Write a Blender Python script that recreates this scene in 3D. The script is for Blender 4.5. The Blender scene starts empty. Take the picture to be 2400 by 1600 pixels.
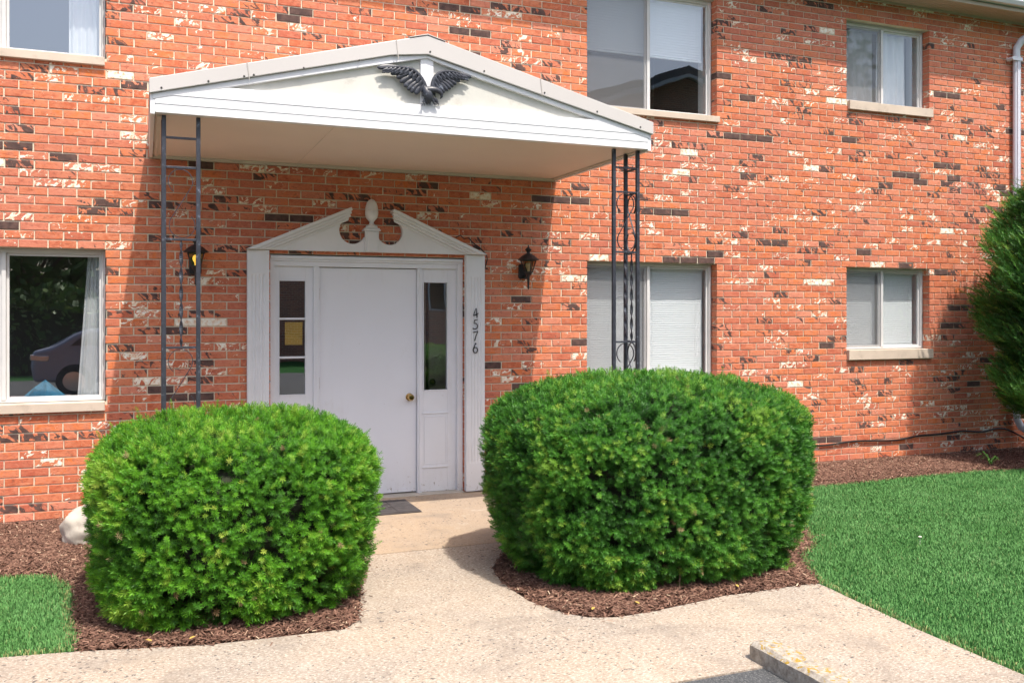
import bpy, bmesh, math, random
import numpy as np
from mathutils import Vector, Matrix, noise, geometry
random.seed(7); rng=np.random.default_rng(7)
R=math.radians; PI=math.pi
sc=bpy.context.scene; COL=sc.collection

# ------------------------------------------------------------------ helpers
def tag(o,label=None,cat=None,group=None,kind=None):
    if label: o['label']=label
    if cat: o['category']=cat
    if group: o['group']=group
    if kind: o['kind']=kind
    return o
def empty(name,loc,label,cat,group=None,kind=None):
    o=bpy.data.objects.new(name,None); COL.objects.link(o); o.location=loc; o.empty_display_size=.1
    bpy.context.view_layer.update()
    return tag(o,label,cat,group,kind)
def link(name,me,mat,parent=None):
    o=bpy.data.objects.new(name,me); COL.objects.link(o)
    if mat: me.materials.append(mat)
    if parent is not None:
        o.parent=parent
        w=Vector((0,0,0)); p=parent
        while p is not None: w+=Vector(p.location); p=p.parent
        o.location=-w          # meshes are written in world coordinates
    return o
class MB:
    def __init__(s): s.v=[]; s.f=[]
    def box(s,x0,x1,y0,y1,z0,z1):
        b=len(s.v)
        s.v+=[(x0,y0,z0),(x1,y0,z0),(x1,y1,z0),(x0,y1,z0),(x0,y0,z1),(x1,y0,z1),(x1,y1,z1),(x0,y1,z1)]
        s.f+=[[b+i for i in q] for q in ((0,3,2,1),(4,5,6,7),(0,1,5,4),(1,2,6,5),(2,3,7,6),(3,0,4,7))]
        return s
    def prism(s,poly,y0,y1):
        """polygon in XZ (counter clockwise seen from -Y), extruded from y0 (front) to y1"""
        b=len(s.v); n=len(poly)
        s.v+=[(x,y0,z) for x,z in poly]+[(x,y1,z) for x,z in poly]
        s.f.append([b+i for i in range(n)]); s.f.append([b+n+i for i in reversed(range(n))])
        for i in range(n):
            j=(i+1)%n; s.f.append([b+i,b+n+i,b+n+j,b+j])
        return s
    def slab(s,poly,z0,z1):
        b=len(s.v); n=len(poly)
        s.v+=[(x,y,z1) for x,y in poly]+[(x,y,z0) for x,y in poly]
        s.f.append([b+i for i in range(n)]); s.f.append([b+n+i for i in reversed(range(n))])
        for i in range(n):
            j=(i+1)%n; s.f.append([b+i,b+n+i,b+n+j,b+j])
        return s
    def sweep(s,pts,rad,n=8,flat=(1,1,1),cap=True):
        pts=[Vector(p) for p in pts]; m=len(pts)
        if not hasattr(rad,'__len__'): rad=[rad]*m
        b=len(s.v); up=None
        for i,p in enumerate(pts):
            d=(pts[min(i+1,m-1)]-pts[max(i-1,0)]).normalized()
            if up is None:
                up=Vector((0,1,0)) if abs(d.y)<.9 else Vector((1,0,0))
            a=(up-d*up.dot(d)).normalized(); c=d.cross(a); up=a
            for k in range(n):
                t=2*PI*k/n; q=a*math.cos(t)*rad[i]+c*math.sin(t)*rad[i]
                s.v.append((p.x+q.x*flat[0],p.y+q.y*flat[1],p.z+q.z*flat[2]))
        for i in range(m-1):
            for k in range(n):
                k2=(k+1)%n
                s.f.append([b+i*n+k,b+i*n+k2,b+(i+1)*n+k2,b+(i+1)*n+k])
        if cap:
            s.f.append([b+k for k in reversed(range(n))]); s.f.append([b+(m-1)*n+k for k in range(n)])
        return s
    def lathe(s,prof,cx,cy,n=24,rot=0):
        """profile list of (r,z) bottom to top about a vertical axis"""
        b=len(s.v); m=len(prof)
        for r,z in prof:
            for k in range(n):
                t=2*PI*k/n+rot; s.v.append((cx+r*math.cos(t),cy+r*math.sin(t),z))
        for i in range(m-1):
            for k in range(n):
                k2=(k+1)%n
                s.f.append([b+i*n+k,b+i*n+k2,b+(i+1)*n+k2,b+(i+1)*n+k])
        s.f.append([b+k for k in reversed(range(n))]); s.f.append([b+(m-1)*n+k for k in range(n)])
        return s
    def sheet(s,rows):
        b=len(s.v); n=len(rows[0])
        for r in rows: s.v+=[tuple(p) for p in r]
        for i in range(len(rows)-1):
            for k in range(n-1):
                s.f.append([b+i*n+k,b+i*n+k+1,b+(i+1)*n+k+1,b+(i+1)*n+k])
        return s
    def build(s,name,mat,parent=None,bevel=0,smooth=False,seg=2,tri=False):
        me=bpy.data.meshes.new(name); me.from_pydata(s.v,[],s.f); me.update()
        if tri:
            bm=bmesh.new(); bm.from_mesh(me); bmesh.ops.triangulate(bm,faces=bm.faces[:]); bm.to_mesh(me); bm.free()
        if smooth:
            me.polygons.foreach_set('use_smooth',[True]*len(me.polygons))
            try: me.set_sharp_from_angle(angle=R(38))
            except Exception: pass
        o=link(name,me,mat,parent)
        if bevel:
            md=o.modifiers.new('bevel','BEVEL'); md.width=bevel; md.segments=seg; md.limit_method='ANGLE'; md.angle_limit=R(40)
        return o
def np_mesh(name,V,F,mat,parent=None,attrs=None,smooth=False):
    """V (n,3), F (m,k) arrays; attrs {name: per-vertex float}"""
    me=bpy.data.meshes.new(name); V=np.ascontiguousarray(V,dtype=np.float32); F=np.ascontiguousarray(F,dtype=np.int32)
    m,k=F.shape
    me.vertices.add(len(V)); me.vertices.foreach_set('co',V.ravel())
    me.loops.add(m*k); me.loops.foreach_set('vertex_index',F.ravel())
    me.polygons.add(m); me.polygons.foreach_set('loop_start',np.arange(0,m*k,k,dtype=np.int32))
    try: me.polygons.foreach_set('loop_total',np.full(m,k,dtype=np.int32))
    except Exception: pass
    if attrs:
        for a,val in attrs.items():
            at=me.attributes.new(a,'FLOAT','POINT'); at.data.foreach_set('value',np.ascontiguousarray(val,dtype=np.float32))
    me.update(calc_edges=True)
    if smooth: me.polygons.foreach_set('use_smooth',np.ones(m,dtype=bool))
    return link(name,me,mat,parent)

# ------------------------------------------------------------------ materials
class NT:
    def __init__(s,name):
        s.m=bpy.data.materials.new(name); s.m.use_nodes=True; s.t=s.m.node_tree; s.t.nodes.clear()
        s.out=s.n('ShaderNodeOutputMaterial')
    def n(s,typ,**kw):
        nd=s.t.nodes.new(typ)
        for k,v in kw.items(): setattr(nd,k,v)
        return nd
    def l(s,a,b): s.t.links.new(a,b)
    def coord(s): return s.n('ShaderNodeTexCoord').outputs['Object']
    def mapping(s,vec,scale=(1,1,1),rot=(0,0,0),loc=(0,0,0)):
        m=s.n('ShaderNodeMapping'); m.inputs['Scale'].default_value=scale; m.inputs['Rotation'].default_value=rot; m.inputs['Location'].default_value=loc
        s.l(vec,m.inputs['Vector']); return m.outputs[0]
    def noise(s,vec,scale,detail=4,rough=.55,dist=0):
        n=s.n('ShaderNodeTexNoise'); n.inputs['Scale'].default_value=scale; n.inputs['Detail'].default_value=detail
        n.inputs['Roughness'].default_value=rough; n.inputs['Distortion'].default_value=dist
        if vec is not None: s.l(vec,n.inputs['Vector'])
        return n.outputs['Fac']
    def voro(s,vec,scale,feature='F1',out='Distance'):
        n=s.n('ShaderNodeTexVoronoi',feature=feature); n.inputs['Scale'].default_value=scale; s.l(vec,n.inputs['Vector']); return n.outputs[out]
    def ramp(s,fac,stops,interp='LINEAR'):
        r=s.n('ShaderNodeValToRGB'); r.color_ramp.interpolation=interp; e=r.color_ramp.elements
        while len(e)<len(stops): e.new(.5)
        for i,(p,c) in enumerate(stops):
            e[i].position=p; e[i].color=(c if hasattr(c,'__len__') else (c,c,c))[:3]+(1,) if hasattr(c,'__len__') else (c,c,c,1)
        s.l(fac,r.inputs[0]); return r.outputs[0]
    def mix(s,fac,a,b,mode='MIX'):
        m=s.n('ShaderNodeMix',data_type='RGBA',blend_type=mode)
        for sock,v in ((m.inputs[0],fac),(m.inputs[6],a),(m.inputs[7],b)):
            if hasattr(v,'is_linked') or isinstance(v,bpy.types.NodeSocket): s.l(v,sock)
            elif isinstance(v,(int,float)): sock.default_value=v if sock==m.inputs[0] else (v,v,v,1)
            else: sock.default_value=tuple(v)+(1,)
        return m.outputs[2]
    def math(s,op,a,b=None,c=None):
        m=s.n('ShaderNodeMath',operation=op)
        for i,v in enumerate((a,b,c)):
            if v is None: continue
            if isinstance(v,(int,float)): m.inputs[i].default_value=v
            else: s.l(v,m.inputs[i])
        return m.outputs[0]
    def attr(s,name): return s.n('ShaderNodeAttribute',attribute_name=name).outputs['Fac']
    def bsdf(s,color,rough=.6,bump=None,bstr=.3,bdist=.01,metal=0,spec=.5,alpha=None,emis=None,estr=0,sub=0):
        b=s.n('ShaderNodeBsdfPrincipled')
        for sock,v in ((b.inputs['Base Color'],color),(b.inputs['Roughness'],rough),(b.inputs['Metallic'],metal)):
            if isinstance(v,(int,float)): sock.default_value=v
            elif isinstance(v,tuple): sock.default_value=v+(1,)
            else: s.l(v,sock)
        b.inputs['Specular IOR Level'].default_value=spec
        if alpha is not None:
            if isinstance(alpha,(int,float)): b.inputs['Alpha'].default_value=alpha
            else: s.l(alpha,b.inputs['Alpha'])
        if emis: b.inputs['Emission Color'].default_value=emis+(1,); b.inputs['Emission Strength'].default_value=estr
        if bump is not None:
            bp=s.n('ShaderNodeBump'); bp.inputs['Strength'].default_value=bstr; bp.inputs['Distance'].default_value=bdist
            s.l(bump,bp.inputs['Height']); s.l(bp.outputs[0],b.inputs['Normal'])
        s.l(b.outputs[0],s.out.inputs[0]); return b
M={}
def simple(name,col,rough=.6,var=.12,scale=6,bump=.1,bscale=60,metal=0,spec=.5,dirt=None,dirtscale=3,dirtlo=.55,dirthi=.75,emis=None,estr=0):
    t=NT(name); c=t.coord(); n=t.noise(c,scale,5)
    lo=tuple(x*(1-var) for x in col); hi=tuple(min(1,x*(1+var)) for x in col)
    colr=t.ramp(n,[(.3,lo),(.7,hi)])
    if dirt: colr=t.mix(t.ramp(t.noise(c,dirtscale,8,.7),[(dirtlo,0),(dirthi,1)]),colr,dirt)
    t.bsdf(colr,rough,t.noise(c,bscale,4),bump,.003,metal,spec,emis=emis,estr=estr)
    M[name]=t.m; return t.m
simple('white_paint',(.78,.79,.83),.45,.03,3,.05,40,dirt=(.5,.46,.42),dirtscale=9,dirtlo=.66,dirthi=.85)
simple('door_paint',(.79,.80,.85),.42,.02,2,.03,25,dirt=(.6,.58,.56),dirtscale=2.2,dirtlo=.62,dirthi=.9)
simple('trim_paint',(.76,.76,.78),.5,.04,5,.1,50,dirt=(.42,.34,.28),dirtscale=22,dirtlo=.68,dirthi=.78)
simple('vinyl_white',(.78,.78,.8),.35,.02,2,.02,10)
simple('gable_panel',(.60,.59,.54),.7,.12,3,.15,30,dirt=(.40,.35,.29),dirtscale=7,dirtlo=.58,dirthi=.85)
simple('beige_metal',(.55,.52,.50),.4,.03,1.5,.02,12)
simple('ceiling_board',(.76,.65,.57),.6,.03,1.2,.03,15)
simple('ceiling_trim',(.6,.54,.46),.6,.05)
simple('tan_soffit',(.42,.35,.28),.6,.05)
simple('sill_stone',(.56,.46,.37),.75,.10,4,.15,50,dirt=(.36,.29,.23),dirtscale=5)
simple('aluminium',(.62,.61,.6),.4,.05,8,.03,30,metal=.0,spec=.6)
simple('aluminium_dark',(.42,.39,.36),.5,.08)
simple('black_iron',(.035,.038,.05),.38,.3,20,.15,80,spec=.5,dirt=(.22,.25,.31),dirtscale=26,dirtlo=.58,dirthi=.72)
simple('black_lamp',(.018,.018,.02),.45,.3,20,.1,80)
simple('black_numeral',(.01,.01,.012),.4,.1)
simple('black_cable',(.012,.011,.011),.5,.2)
simple('brass',(.62,.42,.16),.22,.1,30,.02,60,metal=1)
simple('hinge_metal',(.45,.3,.24),.4,.3,40,.1,metal=.6)
simple('gutter_metal',(.66,.67,.74),.35,.03,3,.02,10)
simple('screw',(.05,.045,.04),.5,.1)
simple('curtain',(.72,.74,.76),.9,.06,4,.05,40)
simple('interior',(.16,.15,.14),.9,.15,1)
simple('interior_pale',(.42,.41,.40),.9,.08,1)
simple('jamb_paint',(.66,.66,.66),.7,.05,2)
simple('blue_cloth',(.05,.22,.36),.8,.3,12,.2)
simple('pale_plastic',(.5,.42,.46),.5,.1)
simple('paper_notice',(.62,.42,.07),.8,.1,8)
simple('bulb_clear',(.75,.62,.45),.3,.1)
simple('bulb_amber',(.85,.55,.08),.3,.15,20,emis=(1,.62,.1),estr=.9)
simple('bark',(.11,.075,.05),.9,.3,20,.6,40)
simple('twig',(.20,.13,.09),.9,.3,20,.4,60)
simple('rock',(.50,.45,.38),.9,.12,5,.8,14,dirt=(.30,.26,.22),dirtscale=9)
simple('roof_shingle',(.12,.12,.13),.9,.25,3,.4,30)
simple('far_trim',(.55,.57,.6),.5,.05)
simple('car_paint',(.24,.25,.32),.2,.05,2,.0,5,metal=.3,spec=.8)
simple('car_glass',(.015,.02,.025),.08,.05)
simple('tyre',(.02,.02,.02),.8,.2)
simple('chrome',(.6,.6,.62),.2,.05,metal=1)
simple('threshold',(.42,.38,.33),.8,.15,10,.4,40)
simple('weed_leaf',(.10,.26,.04),.6,.3,30)
simple('petal',(.75,.75,.62),.7,.05)

def wear(name,zlim,chip=(.34,.29,.25)):
    # peeled chips and grime near the ground on painted wood (a fixed property of the boards)
    m=M[name]; nt=m.node_tree; b=[n for n in nt.nodes if n.type=='BSDF_PRINCIPLED'][0]; lk=b.inputs['Base Color'].links[0]; src=lk.from_socket
    t=NT.__new__(NT); t.m=m; t.t=nt; c=t.coord(); sp=t.n('ShaderNodeSeparateXYZ'); t.l(c,sp.inputs[0])
    low=t.ramp(t.math('DIVIDE',sp.outputs[2],zlim),[(0,1),(1,0)])
    ch=t.math('GREATER_THAN',t.math('ADD',t.noise(t.mapping(c,(1,1,.6)),34,6,.75),t.math('MULTIPLY',low,.12)),.715)
    col=t.mix(ch,src,chip); gr=t.noise(t.mapping(c,(1,1,.25)),7,6,.7)
    col=t.mix(t.math('MULTIPLY',t.math('MULTIPLY',low,t.ramp(gr,[(.35,0),(.65,1)])),.22),col,(.42,.38,.33))
    col=t.mix(t.ramp(gr,[(.56,0),(.72,.22)]),col,(.60,.57,.54)); t.l(col,b.inputs['Base Color'])
wear('door_paint',.35); wear('white_paint',.3); wear('trim_paint',.3)
def blind_mat():
    t=NT('blind_slat'); b=t.bsdf((.82,.84,.86),.45); M['blind_slat']=t.m
blind_mat()
def brick_mat():
    t=NT('brick'); c=t.coord()
    rnd=t.attr('rnd'); dk=t.attr('dark'); cr=t.attr('cream')
    off=t.n('ShaderNodeCombineXYZ'); t.l(t.math('MULTIPLY',rnd,37.0),off.inputs[0]); t.l(t.math('MULTIPLY',rnd,91.0),off.inputs[2])
    va=t.n('ShaderNodeVectorMath',operation='ADD'); t.l(c,va.inputs[0]); t.l(off.outputs[0],va.inputs[1]); v=va.outputs[0]
    # body colour : orange to rose red, varying per brick and inside a brick
    n1=t.noise(v,13,5,.62,.9)
    k=t.math('ADD',t.math('MULTIPLY',n1,.95),t.math('MULTIPLY',rnd,.30))
    base=t.ramp(k,[(.26,(.36,.075,.036)),(.44,(.52,.135,.060)),(.64,(.61,.215,.115)),(.86,(.66,.18,.055))])
    rose=t.noise(c,.8,3); h2=t.math('FRACT',t.math('MULTIPLY',rnd,17.37)); base=t.mix(t.ramp(h2,[(.0,.5),(.28,0)]),base,(.40,.10,.075)); base=t.mix(t.ramp(h2,[(.74,0),(1,.6)]),base,(.66,.27,.19))
    base=t.mix(t.ramp(rose,[(.48,0),(.62,.5)]),base,(.52,.18,.125))
    # folded creases of wire-cut brick
    cre=t.noise(t.mapping(v,(1,1,2.6)),20,6,.65,1.4)
    base=t.mix(t.ramp(cre,[(.36,.6),(.46,0)]),base,(.34,.08,.045))
    base=t.mix(t.ramp(cre,[(.56,0),(.68,.5)]),base,(.74,.36,.23))
    # dark brushed smears, diagonal
    dn=t.noise(t.mapping(t.mapping(v,(1,1,1),(0,R(42),0)),(18,9,8.5)),1.0,4,.55,1.3)
    dmask=t.math('LESS_THAN',t.math('ADD',dn,t.math('MULTIPLY',t.noise(v,70,2),.06)),dk)
    dcol=t.ramp(t.noise(v,18,4),[(.3,(.058,.036,.034)),(.7,(.15,.085,.07))])
    soft=t.math('LESS_THAN',t.noise(t.mapping(v,(1,1,1),loc=(3,0,8)),26,3,.6,.8),.36); base=t.mix(t.math('MULTIPLY',soft,.45),base,(.20,.075,.05))
    base=t.mix(dmask,base,dcol)
    cn=t.noise(t.mapping(t.mapping(v,(1,1,1),(0,R(25),0)),(13,11,19)),1.15,5,.62,1.1)
    cmask=t.math('LESS_THAN',cn,cr)
    ccol=t.ramp(t.noise(v,30,4,.6),[(.36,(.66,.34,.20)),(.45,(.80,.66,.50)),(.60,(.88,.83,.74))])
    base=t.mix(cmask,base,ccol)
    h=t.math('ADD',t.math('MULTIPLY',cre,.7),t.math('MULTIPLY',t.noise(v,120,4),.3))
    h=t.math('ADD',h,t.math('MULTIPLY',cmask,.35))
    t.bsdf(base,.82,h,.75,.006,spec=.25); M['brick']=t.m
    t=NT('mortar'); c=t.coord()
    col=t.ramp(t.noise(c,6,6,.7),[(.3,(.60,.52,.39)),(.7,(.78,.70,.55))])
    t.bsdf(col,.95,t.noise(c,150,4),.5,.003,spec=.1); M['mortar']=t.m
    # plain far brick, only met in reflections
    t=NT('far_brick'); c=t.coord()
    b=t.n('ShaderNodeTexBrick'); b.inputs['Scale'].default_value=1; b.inputs['Brick Width'].default_value=.2; b.inputs['Row Height'].default_value=.068
    b.inputs['Mortar Size'].default_value=.006; b.inputs['Color1'].default_value=(.50,.19,.11,1); b.inputs['Color2'].default_value=(.30,.12,.08,1); b.inputs['Mortar'].default_value=(.6,.52,.42,1)
    sw=t.n('ShaderNodeSeparateXYZ'); cb=t.n('ShaderNodeCombineXYZ'); t.l(c,sw.inputs[0]); t.l(sw.outputs[0],cb.inputs[0]); t.l(sw.outputs[2],cb.inputs[1]); t.l(cb.outputs[0],b.inputs['Vector'])
    t.bsdf(b.outputs['Color'],.9); M['far_brick']=t.m
brick_mat()
def glass_mat(name,base,tint=(1,1,1)):
    t=NT(name); tr=t.n('ShaderNodeBsdfTransparent'); tr.inputs[0].default_value=tint+(1,)
    gl=t.n('ShaderNodeBsdfGlossy'); gl.inputs['Roughness'].default_value=.0; gl.inputs[0].default_value=(.93,.96,1,1)
    c=t.coord(); bp=t.n('ShaderNodeBump'); bp.inputs['Strength'].default_value=.06; bp.inputs['Distance'].default_value=.02; t.l(t.noise(c,2.2,1),bp.inputs['Height']); t.l(bp.outputs[0],gl.inputs['Normal'])
    fr=t.n('ShaderNodeFresnel'); fr.inputs[0].default_value=1.5
    geo=t.n('ShaderNodeNewGeometry'); f=t.math('MULTIPLY',t.math('ADD',t.math('MULTIPLY',fr.outputs[0],1.5),base),t.math('SUBTRACT',1.0,geo.outputs['Backfacing']))
    mx=t.n('ShaderNodeMixShader'); t.l(f,mx.inputs[0]); t.l(tr.outputs[0],mx.inputs[1]); t.l(gl.outputs[0],mx.inputs[2]); t.l(mx.outputs[0],t.out.inputs[0]); M[name]=t.m
glass_mat('glass',.07,(.96,.97,.97)); glass_mat('glass_upper',.24,(.96,.97,.97)); glass_mat('glass_mid',.12,(.96,.97,.97)); glass_mat('lamp_glass',.02,(.8,.72,.6))
def screen_mat():
    t=NT('insect_mesh'); tr=t.n('ShaderNodeBsdfTransparent'); df=t.n('ShaderNodeBsdfDiffuse'); df.inputs[0].default_value=(.30,.30,.31,1)
    mx=t.n('ShaderNodeMixShader'); mx.inputs[0].default_value=.2; t.l(tr.outputs[0],mx.inputs[1]); t.l(df.outputs[0],mx.inputs[2]); t.l(mx.outputs[0],t.out.inputs[0]); M['insect_mesh']=t.m
screen_mat()
def concrete_mat(name,c1,c2,c3,speck=1.0):
    t=NT(name); c=t.coord()
    big=t.noise(c,1.1,4,.6); mid=t.noise(c,7,5,.7)
    col=t.mix(t.ramp(big,[(.38,0),(.62,1)]),c1,c2)
    col=t.mix(t.ramp(mid,[(.5,0),(.72,.55)]),col,c3)
    st=t.noise(t.mapping(c,(1,1.6,1)),60,3,.7); col=t.mix(t.ramp(st,[(.50,0),(.60,.8*speck)]),col,(.56,.50,.42))
    st2=t.noise(t.mapping(c,(1,1.6,1),loc=(9,3,0)),42,4,.7); col=t.mix(t.ramp(st2,[(.53,0),(.62,.75*speck)]),col,(.24,.165,.12))
    stain=t.noise(t.mapping(c,(1,1,1),loc=(5,1,0)),2.6,6,.72,.6)
    col=t.mix(t.ramp(stain,[(.52,0),(.66,.5)]),col,(.22,.185,.155))
    col=t.mix(t.ramp(stain,[(.30,.4),(.42,0)]),col,(.52,.47,.40))
    vo=t.n('ShaderNodeTexVoronoi',feature='DISTANCE_TO_EDGE'); vo.inputs['Scale'].default_value=.55; wv=t.n('ShaderNodeVectorMath',operation='ADD')
    nn=t.n('ShaderNodeTexNoise'); nn.inputs['Scale'].default_value=2.5; nn.inputs['Detail'].default_value=6; t.l(c,nn.inputs['Vector'])
    sc_=t.n('ShaderNodeVectorMath',operation='SCALE'); sc_.inputs['Scale'].default_value=.55; t.l(nn.outputs['Color'],sc_.inputs[0]); t.l(c,wv.inputs[0]); t.l(sc_.outputs[0],wv.inputs[1]); t.l(wv.outputs[0],vo.inputs['Vector'])
    crk=t.math('MULTIPLY',t.math('LESS_THAN',vo.outputs['Distance'],.0010),t.math('GREATER_THAN',t.noise(c,3.,3),.55))
    col=t.mix(t.math('MULTIPLY',crk,.6),col,(.12,.10,.08))
    st3=t.noise(t.mapping(c,(1,1,1),loc=(2,8,0)),34,3,.6)
    area=t.noise(c,1.7,3,.6)
    pit=t.math('GREATER_THAN',t.math('ADD',st3,t.math('MULTIPLY',area,.26)),.775)
    col=t.mix(pit,col,(.13,.11,.10))
    h=t.math('SUBTRACT',t.noise(c,90,5,.7),t.math('MULTIPLY',pit,.8))
    t.bsdf(col,.9,h,.5,.004,spec=.2); M[name]=t.m
concrete_mat('walk_concrete',(.37,.295,.225),(.31,.26,.215),(.43,.37,.305))
concrete_mat('porch_concrete',(.40,.295,.20),(.35,.27,.20),(.42,.33,.25),.35)
def curb_mat():
    t=NT('curb_concrete'); c=t.coord()
    col=t.ramp(t.noise(c,25,6,.7),[(.3,(.20,.165,.135)),(.5,(.40,.35,.29)),(.7,(.56,.52,.45))])
    geo=t.n('ShaderNodeNewGeometry'); sp=t.n('ShaderNodeSeparateXYZ'); t.l(geo.outputs['Normal'],sp.inputs[0])
    lic=t.math('MULTIPLY',t.math('GREATER_THAN',t.noise(c,32,5,.65,.4),.56),t.math('GREATER_THAN',sp.outputs[2],.5))
    lic=t.math('MULTIPLY',lic,t.math('GREATER_THAN',t.noise(c,5,2),.44))
    col=t.mix(lic,col,(.40,.26,.05))
    t.bsdf(col,.95,t.noise(c,60,6,.7),.8,.008,spec=.1); M['curb_concrete']=t.m
    t=NT('asphalt'); c=t.coord()
    col=t.ramp(t.noise(c,120,3,.7),[(.35,(.045,.048,.052)),(.55,(.09,.092,.095)),(.72,(.26,.25,.24))])
    t.bsdf(col,.9,t.noise(c,140,4),.7,.006,spec=.3); M['asphalt']=t.m
    t=NT('soil'); c=t.coord(); col=t.ramp(t.noise(c,30,6,.7),[(.35,(.045,.022,.015)),(.7,(.13,.065,.045))])
    t.bsdf(col,.95,t.noise(c,50,5),.8,.02,spec=.1); M['soil']=t.m
    t=NT('lawn_soil'); c=t.coord(); col=t.ramp(t.noise(c,20,6,.7),[(.35,(.02,.075,.02)),(.7,(.04,.14,.035))])
    t.bsdf(col,.95,t.noise(c,80,5),.8,.02,spec=.1); M['lawn_soil']=t.m
    t=NT('mulch_chip'); k=t.attr('rnd')
    col=t.ramp(k,[(0,(.075,.042,.032)),(.45,(.165,.085,.060)),(.8,(.28,.16,.115)),(.95,(.40,.26,.18)),(1,(.56,.43,.30))])
    t.bsdf(col,.85,spec=.2); M['mulch_chip']=t.m
    t=NT('grass_blade'); k=t.attr('rnd'); hh=t.attr('h'); c=t.coord()
    col=t.ramp(k,[(0,(.09,.23,.065)),(.5,(.13,.305,.095)),(.9,(.18,.37,.13)),(1,(.33,.43,.20))])
    col=t.mix(t.ramp(t.noise(c,2.2,3,.6),[(.35,.3),(.65,0)]),col,(.06,.18,.03))
    col=t.mix(t.attr('dry'),col,(.40,.36,.16))
    b=t.bsdf(col,.7,spec=.12); M['grass_blade']=t.m
    t=NT('doormat'); c=t.coord(); col=t.ramp(t.noise(c,14,5),[(.3,(.045,.04,.042)),(.7,(.085,.075,.075))])
    t.bsdf(col,.8,t.noise(c,200,2),.3,.003,spec=.3); M['doormat']=t.m
curb_mat()
def needle_mat(name,dark,mid,light,yel):
    t=NT(name); k=t.attr('rnd'); tip=t.attr('tip')
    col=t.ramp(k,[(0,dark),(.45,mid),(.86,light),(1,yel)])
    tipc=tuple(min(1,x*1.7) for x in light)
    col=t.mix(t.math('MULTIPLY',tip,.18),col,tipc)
    pr=t.bsdf(col,.48,spec=.3)
    tl=t.n('ShaderNodeBsdfTranslucent'); t.l(col,tl.inputs[0])
    mx=t.n('ShaderNodeMixShader'); mx.inputs[0].default_value=.15; t.l(pr.outputs[0],mx.inputs[1]); t.l(tl.outputs[0],mx.inputs[2]); t.l(mx.outputs[0],t.out.inputs[0]); M[name]=t.m
needle_mat('needle_left',(.012,.06,.008),(.055,.20,.012),(.125,.33,.018),(.32,.40,.06))
needle_mat('needle_right',(.010,.052,.009),(.038,.155,.016),(.09,.27,.026),(.28,.39,.05))
needle_mat('needle_tree',(.014,.055,.012),(.045,.155,.026),(.10,.26,.038),(.24,.38,.05))
needle_mat('far_leaf',(.03,.08,.02),(.07,.15,.035),(.12,.22,.05),(.2,.28,.08))
needle_mat('needle_dry',(.16,.10,.05),(.26,.18,.09),(.40,.31,.16),(.5,.4,.2))
simple('hedge_core',(.018,.022,.010),.95,.3,20)  # near-black colour stands for the shade inside the foliage

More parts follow.
